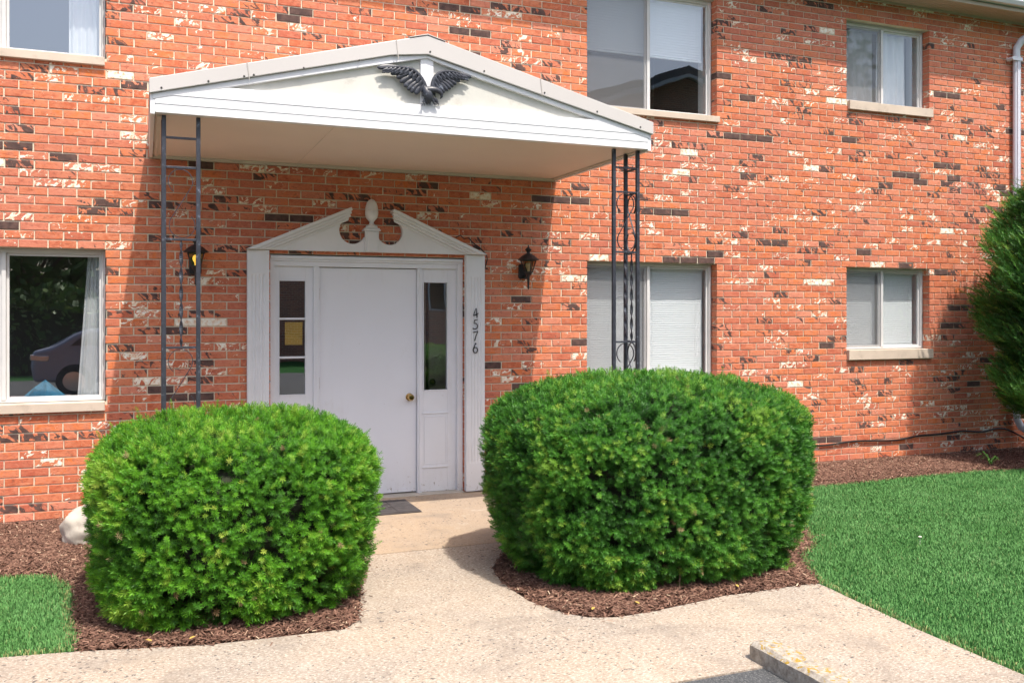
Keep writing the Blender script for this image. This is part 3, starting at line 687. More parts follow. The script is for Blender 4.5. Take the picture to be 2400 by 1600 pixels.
mb=MB(); mb.box(.065,3.598,-.029,-.003,2.868,2.899); mb.box(.066,3.597,-.045,-.0295,2.880,2.8895); mb.box(3.56,3.585,-1.655,-.046,2.878,2.8895); mb.box(.075,.10,-1.655,-.046,2.878,2.8895); mb.box(1.2,1.204,-1.65,-.05,2.8875,2.8897); mb.build('ceiling_trim',M['ceiling_trim'],CAN,bevel=.002)
for xx in (.034,3.6005):
    mb=MB(); mb.box(xx,xx+.0277,-1.760,-.004,2.872,3.0); mb.build('side_fascia',M['vinyl_white'],CAN,bevel=.002)

# wrought iron posts
def iron_post(x0,side,label):
    """x0 = left bar axis; side = +1 when the rear bar stands behind the right bar"""
    W=.208; yF=-1.675; yB=yF+.19; r=.0135; xR=x0+W; xc=x0 if side<0 else xR
    o=empty('iron_post',(x0+W/2,yF,0),label,'post',group='wrought iron corner posts of the canopy')
    for (x,y) in ((x0,yF),(xR,yF),(xc,yB)):
        mb=MB(); mb.box(x-r,x+r,y-r,y+r,0,2.884 if y==yF else 2.8895); mb.build('upright',M['black_iron'],o,bevel=.003)
        mb=MB(); mb.box(x-.03,x+.03,y-.03,y+.03,.0,.008); mb.build('foot_plate',M['black_iron'],o)
    levels=(2.745,2.557,2.095,1.403,.94,.75)
    for z in levels:
        mb=MB(); mb.box(x0+r+.0005,xR-r-.0005,yF-.009,yF+.009,z-.007,z+.007); mb.build('rung',M['black_iron'],o,bevel=.001)
        mb=MB(); mb.box(xc-.009,xc+.009,yF+r+.0005,yB-r-.0005,z-.007,z+.007); mb.build('rung',M['black_iron'],o,bevel=.001)
    def flat(path,name,wid=.010,th=.0022):
        # flat strip standing on edge: path in the panel plane (u,z), u measured from the panel's middle
        for pl in (0,1):
            mb=MB(); n=len(path)
            for i,(u,z) in enumerate(path):
                a=path[max(i-1,0)]; c=path[min(i+1,n-1)]; d=Vector((c[0]-a[0],c[1]-a[1])).normalized(); nx,nz=-d.y*th,d.x*th
                for su,w in ((1,-wid),(1,wid),(-1,wid),(-1,-wid)):
                    uu,zz=u+nx*su,z+nz*su
                    if pl==0: mb.v.append((x0+W/2+uu,yF+w*.55,zz))
                    else: mb.v.append((xc+w*.55,(yF+yB)/2+uu*.88*(1 if side>0 else -1),zz))
            for i in range(n-1):
                for k in range(4):
                    k2=(k+1)%4; mb.f.append([i*4+k,i*4+k2,(i+1)*4+k2,(i+1)*4+k])
            mb.f+=[[3,2,1,0],[(n-1)*4+k for k in range(4)]]
            mb.build(name,M['black_iron'],o)
    def scroll(zt,zb):
        p=[]; ra=.074; cz=zt-ra-.008; cx=-.004
        for i in range(25): 
            a=R(235-i*(235+25)/24); p.append((cx+ra*math.cos(a)*1.0,cz+ra*1.05*math.sin(a)))
        rb=.078; cz2=zb+rb+.008
        q=[]
        for i in range(25):
            a=R(155+i*(235+25-10)/24); q.append((.006+rb*math.cos(a),cz2+rb*1.05*math.sin(a)))
        return p+q
    flat(scroll(2.55,2.102),'scroll'); flat(scroll(1.396,.947),'scroll')
    for pl in (0,1):                                  # twisted square bar
        mb=MB(); n=61
        for i in range(n):
            z=2.088-(2.088-1.410)*i/(n-1); a=i/(n-1)*2*PI*3.0; e=.0115*min(1,i/4+.35,(n-1-i)/4+.35)
            cx,cy=(x0+W/2,yF) if pl==0 else (xc,(yF+yB)/2)
            for k,(w,t) in enumerate(((1,.28),(-1,.28),(-1,-.28),(1,-.28))):
                xx,yy=e*w,e*t; mb.v.append((cx+xx*math.cos(a)-yy*math.sin(a),cy+xx*math.sin(a)+yy*math.cos(a),z))
        for i in range(n-1):
            for k in range(4):
                k2=(k+1)%4; mb.f.append([i*4+k2,i*4+k,(i+1)*4+k,(i+1)*4+k2])
        mb.build('twisted_bar',M['black_iron'],o)
    return o
iron_post(.116,-1,'worn black wrought iron post behind the left clipped hedge')
iron_post(3.349,1,'black wrought iron post behind the right clipped hedge in front of the window')

# eagle plaque
EAG=empty('eagle_ornament',(1.83,-1.70,3.1),'black cast eagle with spread wings mounted on the canopy gable','ornament')
def lerp(a,b,t): return (a[0]+(b[0]-a[0])*t,a[1]+(b[1]-a[1])*t)
def along(pl,t):
    d=[0]
    for i in range(len(pl)-1): d.append(d[-1]+math.dist(pl[i],pl[i+1]))
    s=t*d[-1]
    for i in range(len(pl)-1):
        if s<=d[i+1]+1e-9: return lerp(pl[i],pl[i+1],(s-d[i])/(d[i+1]-d[i]))
    return pl[-1]
def esc(mb): mb.v=[(x*.985,y,1.62+(z-1.62)*.985) for x,y,z in mb.v]
def wing(lead,tips,side,name='wing'):
    """lead: leading edge from shoulder to wing tip (X,Z); tips: feather tips from wing tip to shoulder; side -1 left, +1 right"""
    mb=MB(); ye=-1.768; n=len(tips)
    roots=[]
    for i,tp in enumerate(tips):
        f=i/(n-1); al=R(8+50*f); L=.155-.065*f
        roots.append((tp[0]-side*L*math.cos(al),tp[1]+L*math.sin(al)*.9))
    inner=[lerp(r,t,.72) for r,t in zip(roots,tips)]
    poly=lead[:-1]+inner[1:]
    if side>0: pass
    mb.prism(poly,ye-.003,ye+.003)
    for i,(root,tp) in enumerate(zip(roots,tips)):
        y=ye-.004-.0012*i
        mid=lerp(root,tp,.55); mid=(mid[0],mid[1]+.004)
        p=[root,lerp(root,mid,.5),mid,lerp(mid,tp,.55),lerp(mid,tp,.86),tp]
        mb.sweep([(a,y,b) for a,b in p],[.009,.0155,.0175,.0165,.0125,.003],8,(1,.30,1))
        mb.sweep([(a,y-.0052,b) for a,b in p[:5]],.0016,5)
        if i<n-1:      # the feather lying between two tips, set a little deeper
            t2=lerp(tp,tips[i+1],.5); r2=lerp(root,roots[i+1],.5); t3=lerp(r2,t2,.86)
            mb.sweep([(r2[0],y+.003,r2[1]),(lerp(r2,t3,.5)[0],y+.003,lerp(r2,t3,.5)[1]),(t3[0],y+.003,t3[1])],[.008,.012,.003],7,(1,.34,1))
    for row,(off,rad) in enumerate(((.050,.0105),(.026,.0095))):
        m=n+3
        for i in range(m):
            t=.06+.80*i/(m-1); c=along(lead,t); f=1-t; al=R(12+55*f)
            d=(side*math.cos(al),-math.sin(al)); q=(c[0]-0*d[0],c[1]-off*.55); e=(q[0]+d[0]*.045,q[1]+d[1]*.045-.004)
            yy=ye-.014-.003*row
            mb.sweep([(q[0],yy,q[1]),(lerp(q,e,.6)[0],yy-.002,lerp(q,e,.6)[1]),(e[0],yy,e[1])],[rad*.8,rad,.003],7,(1,.4,1))
    L=[along(lead,i/14) for i in range(15)]
    mb.sweep([(a,ye-.012,b-.004) for a,b in L],[.017-.013*(i/14) for i in range(15)],8,(1,.7,1))
    esc(mb); mb.build(name,M['black_iron'],EAG,smooth=True,tri=True)
wing([(1.85,3.20),(1.838,3.245),(1.806,3.298),(1.764,3.336),(1.708,3.348),(1.626,3.345),(1.515,3.326)],
     [(1.500,3.325),(1.545,3.306),(1.594,3.287),(1.636,3.263),(1.660,3.236),(1.688,3.208),(1.714,3.186),(1.737,3.170),(1.770,3.160)],-1)
wing([(1.895,3.205),(1.897,3.25),(1.912,3.30),(1.945,3.332),(1.99,3.350),(2.05,3.353),(2.11,3.344),(2.175,3.328)],
     [(2.192,3.322),(2.146,3.303),(2.106,3.282),(2.077,3.260),(2.054,3.240),(2.034,3.222),(2.010,3.206),(1.984,3.190),(1.95,3.198)],1)
mb=MB(); ye=-1.780
mb.sweep([(1.835,ye,3.225),(1.845,ye-.008,3.20),(1.858,ye-.014,3.17),(1.866,ye-.012,3.14),(1.86,ye-.004,3.115),(1.85,ye,3.10)],[.012,.030,.038,.034,.022,.006],12,(1,.7,1))
mb.sweep([(1.855,ye-.012,3.195),(1.885,ye-.018,3.200),(1.918,ye-.022,3.200),(1.945,ye-.022,3.190),(1.958,ye-.022,3.172),(1.957,ye-.02,3.155),(1.948,ye-.018,3.140)],[.026,.026,.021,.018,.015,.009,.002],12,(1,.85,1))
for dx,l in ((-.015,.03),(.0,.035),(.02,.03),(.04,.026)): mb.sweep([(1.862+dx,ye-.012,3.145),(1.87+dx*1.3,ye-.016,3.125),(1.875+dx*1.6,ye-.012,3.128-l)],[.013,.012,.003],7,(1,.6,1))
esc(mb); mb.build('body',M['black_iron'],EAG,smooth=True)
for bx,bz,s in ((1.908,3.125,1),(1.835,3.115,-1)):
    mb=MB(); mb.sweep([(bx-.01*s,ye-.006,bz+.02),(bx+.008*s,ye-.01,bz),(bx+.012*s,ye-.012,bz-.012)],[.010,.008,.006],7)
    for d in (-.012,0,.012): mb.sweep([(bx+.010*s,ye-.012,bz-.010),(bx+.016*s+d,ye-.018,bz-.02),(bx+.014*s+d,ye-.014,bz-.033)],[.004,.0035,.0012],6)
    esc(mb); mb.build('talon',M['black_iron'],EAG,smooth=True)

# ------------------------------------------------------------------ wall lanterns
def lantern(x,label,bulb):
    o=empty('wall_lantern',(x,0,2.0),label,'lantern',group='coach lanterns beside the entrance'); y=-.135; n=6; rot=PI/6
    mb=MB(); mb.prism([(x-.048,1.955),(x-.036,1.943),(x+.036,1.943),(x+.048,1.955),(x+.048,2.068),(x+.036,2.08),(x-.036,2.08),(x-.048,2.068)],-.03,-.003); mb.build('back_plate',M['black_lamp'],o,bevel=.004)
    mb=MB(); mb.sweep([(x,-.02,1.975),(x,-.06,1.962),(x,-.11,1.965),(x,y,1.985)],[.012,.010,.010,.012],8)
    mb.lathe([(.002,1.842),(.007,1.846),(.004,1.853),(.012,1.86),(.013,1.866),(.009,1.87),(.010,1.90),(.013,1.95),(.018,1.97),(.030,1.978),(.033,1.99),(.040,1.998)],x,y,12); mb.build('stem',M['black_lamp'],o,smooth=True)
    mb=MB(); mb.lathe([(.098,2.112),(.100,2.118),(.060,2.152),(.034,2.168),(.016,2.176),(.014,2.184),(.030,2.205),(.032,2.210),(.018,2.224),(.007,2.232),(.005,2.250),(.001,2.253)],x,y,n*2,rot); mb.build('cap',M['black_lamp'],o)
    rt,rb,zt,zb=.072,.038,2.1115,1.9985
    mb=MB()
    for k in range(n):
        t=2*PI*k/n+rot; mb.sweep([(x+rb*math.cos(t),y+rb*math.sin(t),zb),(x+rt*math.cos(t),y+rt*math.sin(t),zt)],.0048,5)
        t2=2*PI*(k+1)/n+rot
        for r_,z_ in ((rb,zb+.004),(rt,zt-.004)): mb.sweep([(x+r_*math.cos(t),y+r_*math.sin(t),z_),(x+r_*math.cos(t2),y+r_*math.sin(t2),z_)],.005,5)
    mb.build('cage',M['black_lamp'],o)
    mb=MB(); mb.lathe([(rb-.004,zb+.002),(rt-.004,zt-.002)],x,y,n,rot); mb.f=[f for f in mb.f if len(f)==4]; mb.build('glass',M['lamp_glass'],o)
    mb=MB(); mb.lathe([(.010,2.0),(.012,2.028),(.014,2.032),(.024,2.05),(.027,2.066),(.022,2.083),(.010,2.092),(.001,2.094)],x,y,16); mb.build('bulb',M[bulb],o,smooth=True)
lantern(.386,'black coach lantern with yellow bulb seen behind the left iron post','bulb_amber')
lantern(3.285,'black coach lantern with clear bulb right of the doorway','bulb_clear')

# cable along the wall foot
P=[(2.95,-.02,.10),(3.9,-.02,.13),(5.0,-.02,.19),(6.0,-.02,.2),(6.586,-.018,.212),(6.8,-.02,.208),(7.19,-.018,.232),(7.45,-.02,.222),(7.793,-.018,.215),(8.104,-.018,.245),(8.4,-.02,.25),(8.748,-.02,.268),(8.9,-.02,.258),(9.081,-.02,.245),(9.3,-.02,.272),(9.457,-.03,.255),(9.62,-.04,.19),(9.9,-.03,.08),(10.4,-.03,.0)]
S=[]
for i in range(len(P)-1):
    p0,p1,p2,p3=[Vector(P[max(0,min(len(P)-1,j))]) for j in (i-1,i,i+1,i+2)]
    for k in range(6):
        t=k/6; S.append(.5*((2*p1)+(p2-p0)*t+(2*p0-5*p1+4*p2-p3)*t*t+(3*p1-p0-3*p2+p3)*t**3))
mb=MB(); mb.sweep(S,.0105,8); tag(mb.build('cable',M['black_cable'],smooth=True),'black cable sagging along the foot of the brick wall','cable')

# ------------------------------------------------------------------ ground
mb=MB(); mb.slab([(-150,-150),(150,-150),(150,80),(-150,80)],-.35,-.06); tag(mb.build('ground',M['lawn_soil']),'wide flat ground under everything','ground',kind='structure')
walk=[(-9,-2.85),(-9,-4.45),(2.66,-4.45),(2.66,-9.5),(3.60,-9.5),(3.665,-4.996),(3.70,-4.18),(3.765,-3.5),(3.73,-3.486),(3.104,-3.489),(2.80,-3.54),(2.601,-3.575),(2.356,-3.591),(2.28,-3.57),(2.204,-3.538),(2.12,-3.44),(2.064,-3.321),(2.02,-3.16),(2.014,-3.01),(2.0,-2.87),(2.014,-2.734),(2.03,-2.6),(2.065,-2.451),(2.14,-2.32),(2.228,-2.18),(2.33,-1.98),(2.42,-1.86),(1.36,-1.86),(1.342,-2.054),(1.204,-2.514),(1.1,-2.93),(1.044,-3.133),(.959,-3.235),(.314,-3.215),(-.297,-3.068),(-.632,-3.023)]
# jitter the long natural edges a little
def rough(poly,amp=.008,step=.12):
    out=[]
    for i in range(len(poly)):
        a,b=poly[i],poly[(i+1)%len(poly)]; d=math.dist(a,b); n=max(1,int(d/step)) if d<6 else 1
        for k in range(n):
            t=k/n; x,y=a[0]+(b[0]-a[0])*t,a[1]+(b[1]-a[1])*t
            e=noise.noise((x*6,y*6,1.7))*amp*1.6; out.append((x+e,y+e*.7))
    return out
mb=MB(); mb.slab(rough(walk),-.10,0); tag(mb.build('walkway',M['walk_concrete'],tri=True),'pale weathered concrete path leading to the door','path',kind='structure')
mb=MB(); mb.slab([(0,-1.852),(3.72,-1.852),(3.72,.0),(0,.0)],-.10,.001); tag(mb.build('porch_slab',M['porch_concrete']),'tan concrete porch slab in front of the door','porch',kind='structure')
mb=MB(); mb.slab([(-40,-17),(40,-17),(40,-9.55),(2.65,-9.55),(2.65,-4.456),(-40,-4.456)],-.08,-.006); tag(mb.build('parking_lot',M['asphalt']),'grey asphalt parking lot','asphalt',kind='structure')
CURB=MB()
prof=[(2.612,-.05),(2.780,-.05),(2.835,.002),(2.79,.045),(2.765,.072),(2.735,.083),(2.635,.082),(2.616,.066)]
rows=[]; ys=[-4.335,-4.36,-4.45,-4.6,-4.75,-4.9,-5.2,-5.6,-6.2,-7,-8,-9.5]
for i,y in enumerate(ys):
    row=[]
    for (x,z) in prof:
        s=.9 if i==0 else 1.; j=lambda:noise.noise((x*30,y*9,z*30))*.006
        row.append((2.73+(x-2.70)*s+j(),y,(z*s if z>0 else z)+j()*(z>0)))
    rows.append(row+[row[0]])
CURB.sheet(rows); CURB.f.append(list(range(len(prof)))[::-1]); CURB.build('parking_curb',M['curb_concrete'],smooth=True)
tag(bpy.data.objects['parking_curb'],'rough concrete curb with mustard lichen at the lower right corner','curb')

def inside(poly,X,Y):
    c=np.zeros(len(X),bool); n=len(poly)
    for i in range(n):
        x1,y1=poly[i]; x2,y2=poly[(i+1)%n]
        if y1==y2: continue
        m=((y1>Y)!=(y2>Y))&(X<(x2-x1)*(Y-y1)/(y2-y1)+x1); c^=m
    return c
def scatter(poly,dens):
    P_=np.array(poly); x0,y0=P_.min(0); x1,y1=P_.max(0); n=int((x1-x0)*(y1-y0)*dens)
    X=rng.uniform(x0,x1,n); Y=rng.uniform(y0,y1,n); m=inside(poly,X,Y); return X[m],Y[m]
bedL=[(-6,.05),(.02,.05),(.02,-1.84),(1.33,-1.87),(1.342,-2.054),(1.204,-2.514),(1.1,-2.93),(1.044,-3.133),(.959,-3.225),(.314,-3.205),(-.297,-3.06),(-.315,-2.75),(-.35,-2.5),(-.37,-2.1),(-.42,-1.82),(-.50,-1.62),(-.62,-1.55),(-.82,-1.52),(-6,-1.45)]
bedR=[(3.70,.05),(14,.05),(14,-1.15),(8.5,-1.0),(8.04,-.93),(7.17,-.93),(6.3,-.99),(5.7,-1.0),(5.2,-1.15),(4.85,-1.6),(4.70,-2.2),(4.35,-2.75),(4.1,-2.92),(3.965,-3.12),(3.86,-3.33),(3.76,-3.49),(3.104,-3.480),(2.80,-3.53),(2.601,-3.565),(2.356,-3.58),(2.28,-3.56),(2.204,-3.528),(2.12,-3.43),(2.07,-3.321),(2.028,-3.16),(2.02,-3.01),(2.008,-2.87),(2.022,-2.734),(2.04,-2.6),(2.075,-2.451),(2.15,-2.32),(2.238,-2.18),(2.34,-1.98),(2.43,-1.87),(3.73,-1.86)]
lawnR=[(3.775,-3.5),(3.71,-4.18),(3.672,-4.996),(3.605,-9.5),(18,-9.5),(18,-1.0),(14,-1.13),(8.5,-.99),(8.04,-.92),(7.17,-.92),(6.3,-.98),(5.7,-.99),(5.2,-1.13),(4.85,-1.58),(4.70,-2.18),(4.35,-2.73),(4.1,-2.90),(3.965,-3.10),(3.86,-3.33)]
lawnL=[(-.31,-3.06),(-.325,-2.75),(-.36,-2.5),(-.38,-2.1),(-.43,-1.82),(-.51,-1.62),(-.63,-1.55),(-.82,-1.52),(-6,-1.45),(-9,-1.45),(-9,-2.84),(-.632,-3.015)]
def edge_dist(poly,X,Y):
    d=np.full(len(X),9.); n=len(poly)
    for i in range(n):
        a=np.array(poly[i]); b=np.array(poly[(i+1)%n]); ab=b-a; L=(ab**2).sum()
        if L==0: continue
        t=np.clip(((X-a[0])*ab[0]+(Y-a[1])*ab[1])/L,0,1); d=np.minimum(d,np.hypot(X-a[0]-t*ab[0],Y-a[1]-t*ab[1]))
    return d
def mulch(name,poly,dens,label):
    mb=MB(); mb.slab(poly,-.09,-.012); tag(mb.build('soil_bed',M['soil'],tri=True),'dark soil under the '+label,'soil',kind='structure')
    X,Y=scatter(poly,dens)
    m=(X>-2.2)&(X<12)&((X<2)|(Y>-3.8)); X,Y=X[m],Y[m]; d=edge_dist(poly,X,Y); n=len(X); sp=(d<.035); X=X+rng.normal(0,.014,n)*sp*(1+3*(rng.random(n)<.04)); Y=Y+rng.normal(0,.014,n)*sp*(1+3*(rng.random(n)<.04))
    Z=-.004+.034*np.clip(d/.16,0,1)**.7+rng.uniform(-.006,.012,n)
    L=rng.uniform(.007,.024,n)*np.where(rng.random(n)<.06,1.9,1); Wd=rng.uniform(.0018,.0052,n); H=rng.uniform(.001,.004,n); th=rng.uniform(0,PI,n); tl=rng.normal(0,.28,n); rl=rng.normal(0,.35,n)
    loc=np.zeros((n,6,3))
    for i,(a,b,c) in enumerate(((-1,-1,0),(1,-.6,0),(1,.7,0),(-1,1,0),(-.85,0,1),(.9,.1,1))):
        loc[:,i,0]=a*L; loc[:,i,1]=b*Wd; loc[:,i,2]=c*H
    # roll, tilt, yaw
    y,z=loc[...,1].copy(),loc[...,2].copy(); cr,sr=np.cos(rl)[:,None],np.sin(rl)[:,None]; loc[...,1]=y*cr-z*sr; loc[...,2]=y*sr+z*cr
    x,z=loc[...,0].copy(),loc[...,2].copy(); cr,sr=np.cos(tl)[:,None],np.sin(tl)[:,None]; loc[...,0]=x*cr-z*sr; loc[...,2]=x*sr+z*cr
    x,y=loc[...,0].copy(),loc[...,1].copy(); cr,sr=np.cos(th)[:,None],np.sin(th)[:,None]; loc[...,0]=x*cr-y*sr; loc[...,1]=x*sr+y*cr
    loc+=np.stack([X,Y,Z],1)[:,None,:]
    q=np.array([(0,1,5,4),(2,3,4,5),(3,0,4,4),(1,2,5,5)]); q=q[:2]
    F=(np.arange(n)[:,None,None]*6+q[None]).reshape(-1,4)
    o=np_mesh(name,loc.reshape(-1,3),F,M['mulch_chip'],None,{'rnd':np.repeat(rng.beta(1.6,2.2,n)**.9+np.where(rng.random(n)<.03,.4,0),6).clip(0,1)})
    return tag(o,label,'mulch',kind='stuff')
mulch('mulch',bedL,12500,'reddish brown bark mulch round the left hedge and boulder')
mulch('mulch',bedR,12500,'reddish brown bark mulch round the right hedge and along the wall')
def grass(name,poly,label,segs,hh=.021):
    mb=MB(); mb.slab(poly,-.09,-.008); o0=mb.build('lawn_ground',M['lawn_soil'],tri=True); tag(o0,'green turf base under '+label,'ground',kind='structure')
    allX=[];allY=[]
    for (x0,x1,y0,y1,dens) in segs:
        n=int((x1-x0)*(y1-y0)*dens); X=rng.uniform(x0,x1,n); Y=rng.uniform(y0,y1,n); m=inside(poly,X,Y); allX.append(X[m]); allY.append(Y[m])
    X=np.concatenate(allX); Y=np.concatenate(allY); n=len(X); d=edge_dist(poly,X,Y)
    clump=np.array([noise.noise((x*3.2,y*3.2,0.3)) for x,y in zip(X,Y)])
    h=hh*rng.uniform(.5,1.15,n)*(1+.35*clump); w=rng.uniform(.0014,.0026,n); th=rng.uniform(0,2*PI,n)
    ld=rng.uniform(0,2*PI,n); lean=rng.uniform(.15,.95,n)*h
    ed=(d<.05)&(rng.random(n)<.75)
    X=X+rng.normal(0,.016,n)*ed; Y=Y+rng.normal(0,.010,n)*ed
    dx,dy=np.cos(th)*w,np.sin(th)*w; V=np.zeros((n,5,3))
    bx,by=np.cos(ld)*lean,np.sin(ld)*lean
    V[:,0]=np.stack([X-dx,Y-dy,np.full(n,-.006)],1); V[:,1]=np.stack([X+dx,Y+dy,np.full(n,-.006)],1)
    V[:,2]=np.stack([X+dx*.8+bx*.35,Y+dy*.8+by*.35,h*.62],1); V[:,3]=np.stack([X-dx*.8+bx*.35,Y-dy*.8+by*.35,h*.62],1)
    V[:,4]=np.stack([X+bx,Y+by,h*.62+(h*.38)*(1-lean/h*.5)],1)
    b=np.arange(n)[:,None]*5
    F=np.concatenate([b+np.array([[0,1,2]]),b+np.array([[0,2,3]]),b+np.array([[3,2,4]])],0)
    dry=np.where(ed&(rng.random(n)<.45),rng.uniform(.4,1,n),np.where(rng.random(n)<.03,.4,0))
    k=(rng.beta(2,2,n)*.8+.12+clump*.22).clip(0,1)
    o=np_mesh(name,V.reshape(-1,3),F,M['grass_blade'],None,{'rnd':np.repeat(k,5),'dry':np.repeat(dry,5),'h':np.repeat(h,5)})
    return tag(o,label,'grass',kind='stuff')
grass('grass',lawnR,'mown green lawn right of the path below the brick wall',[(3.4,6,-5.6,-3.2,16000),(3.7,7,-3.2,-.9,13000),(7,10.5,-5,-.85,9000),(10.5,13,-4,-.85,4000),(3.4,6,-7.5,-5.6,6000)])
grass('grass',lawnL,'small patch of green lawn at the left beside the mulch',[(-1.6,-.2,-3.2,-1.4,19000),(-3,-1.6,-3.2,-1.4,5000)])

# doormat
DM=empty('doormat',(1.62,-.44,.001),'black rubber doormat lying before the white door','doormat')
mb=MB(); mb.box(1.16,2.105,-.70,-.185,.0022,.012); mb.build('mat_base',M['doormat'],DM,bevel=.004)
mb=MB(); x=1.175
for i in range(5):
    for j in range(3):
        if 1<=i<=3 and j==1: continue
        a=1.172+i*.186; b=-.69+j*.166; mb.box(a,a+.178,b,b+.158,.0122,.0165)
for i in range(14): 
    a=1.375+i*.039; mb.box(a,a+.014+.012*(i%3),-.50+.02*(i%2),-.40-.015*(i%4),.0122,.0175)
mb.build('tread_pattern',M['doormat'],DM,bevel=.002)

# boulder
bm=bmesh.new(); bmesh.ops.create_icosphere(bm,subdivisions=5,radius=1)
for v in bm.verts:
    n_=noise.noise(v.co*1.3+Vector((3,1,2)))*.22+noise.noise(v.co*4)*.09+noise.noise(v.co*13)*.03+noise.noise(v.co*30)*.012
    v.co*=1+n_
    v.co=Vector((v.co.x*.31,v.co.y*.26,v.co.z*.27))+Vector((-.20,-.78,.055))
me=bpy.data.meshes.new('boulder'); bm.to_mesh(me); bm.free(); me.polygons.foreach_set('use_smooth',[True]*len(me.polygons))
tag(link('boulder',me,M['rock']),'pale rounded boulder in the mulch behind the left hedge','boulder')

# ------------------------------------------------------------------ foliage
def proto(kind):
    """needle whorl: list of quads in a frame whose +Z is the shoot"""
    V=[];T=[];F=[]
    if kind=='whorl':  L=.026; spec=[(0.0,84,6),(.35,72,7),(.7,55,6),(1.0,28,4)]
    else:              L=.085; spec=[(0,72,4),(.14,66,4),(.28,62,4),(.42,58,4),(.56,52,4),(.7,46,4),(.85,36,4),(1.,15,3)]
    for i,(f,ang,n) in enumerate(spec):
        for k in range(n):
            a=2*PI*(k+.5*(i%2))/n+random.uniform(-.2,.2); el=R(ang+random.uniform(-9,9)); ln=.021*random.uniform(.8,1.15)*(1.1 if kind!='whorl' else 1)
            if kind!='whorl': # flatten into two ranks
                a=(0 if k%2 else PI)+random.uniform(-.6,.6)
            d=Vector((math.sin(el)*math.cos(a),math.sin(el)*math.sin(a),math.cos(el))); s=d.cross(Vector((0,0,1))).normalized()*.0019
            o=Vector((0,0,f*L*.9)); b=len(V)
            V+=[o-s*.5,o+d*ln*.55+s,o+d*ln+Vector((0,0,.001)),o+d*ln*.55-s]; T+=[0,.5,1,.5]; F.append((b,b+1,b+2,b+3))
    return np.array([tuple(v) for v in V]),np.array(T),np.array(F)
def frames(D,twist):
    D=D/np.linalg.norm(D,axis=1)[:,None]; up=np.tile([0.,0,1],(len(D),1)); up[np.abs(D[:,2])>.95]=[1,0,0]
    X=np.cross(up,D); X/=np.linalg.norm(X,axis=1)[:,None]; Y=np.cross(D,X)
    c,s=np.cos(twist)[:,None],np.sin(twist)[:,None]
    return np.stack([X*c+Y*s,Y*c-X*s,D],2)      # columns
def foliage(name,P_,D,scale,rnd,mat,parent,kind='whorl',width=1.0):
    n=len(P_); tw=rng.uniform(0,2*PI,n); Rm=frames(D,tw); outs=[];fs=[];rr=[];tt=[]; base=0
    protos=[proto(kind) for _ in range(5)]; pick=rng.integers(0,5,n)
    for q,(pv,pt,pf) in enumerate(protos):
        m=pick==q; k=m.sum()
        if not k: continue
        V=np.einsum('nij,vj->nvi',Rm[m],pv)*scale[m][:,None,None]+P_[m][:,None,:]
        outs.append(V.reshape(-1,3)); fs.append((np.arange(k)[:,None,None]*len(pv)+pf[None]).reshape(-1,4)+base); base+=k*len(pv)
        rr.append(np.repeat(rnd[m],len(pv))); tt.append(np.tile(pt,k))
    return np_mesh(name,np.concatenate(outs),np.concatenate(fs),mat,parent,{'rnd':np.concatenate(rr),'tip':np.concatenate(tt)})
def hedge_surface(n,a,b,H,nh,nv,prof):
    """points and normals on a clipped, slightly tapered rounded block with its base at z=0"""
    v=rng.uniform(-1,1,(n*2,3)); m=np.abs(v).max(1); v=v/m[:,None]
    # equalise over the real box: reject by face area
    ax=np.abs(v).argmax(1); wts=np.array([b*H,a*H,a*b*1.3]); wts/=wts.max(); v=v[rng.random(len(v))<wts[ax]]
    r=((np.abs(v[:,0])**nh+np.abs(v[:,1])**nh)**(nv/nh)+np.abs(v[:,2])**nv)**(-1/nv); p=v*r[:,None]
    g=np.stack([np.sign(p[:,0])*np.abs(p[:,0])**(nh-1)/a,np.sign(p[:,1])*np.abs(p[:,1])**(nh-1)/b,np.sign(p[:,2])*np.abs(p[:,2])**(nv-1)/(H/2)],1)
    g/=np.linalg.norm(g,axis=1)[:,None]+1e-9
    z=(p[:,2]+1)/2; t=np.interp(z,[q[0] for q in prof],[q[1] for q in prof])
    P_=np.stack([p[:,0]*a*t,p[:,1]*b*t,z*H],1)
    return P_,g
def lump(P_,s,seed): return np.array([noise.noise((x*s+seed,y*s,z*s)) for x,y,z in P_])
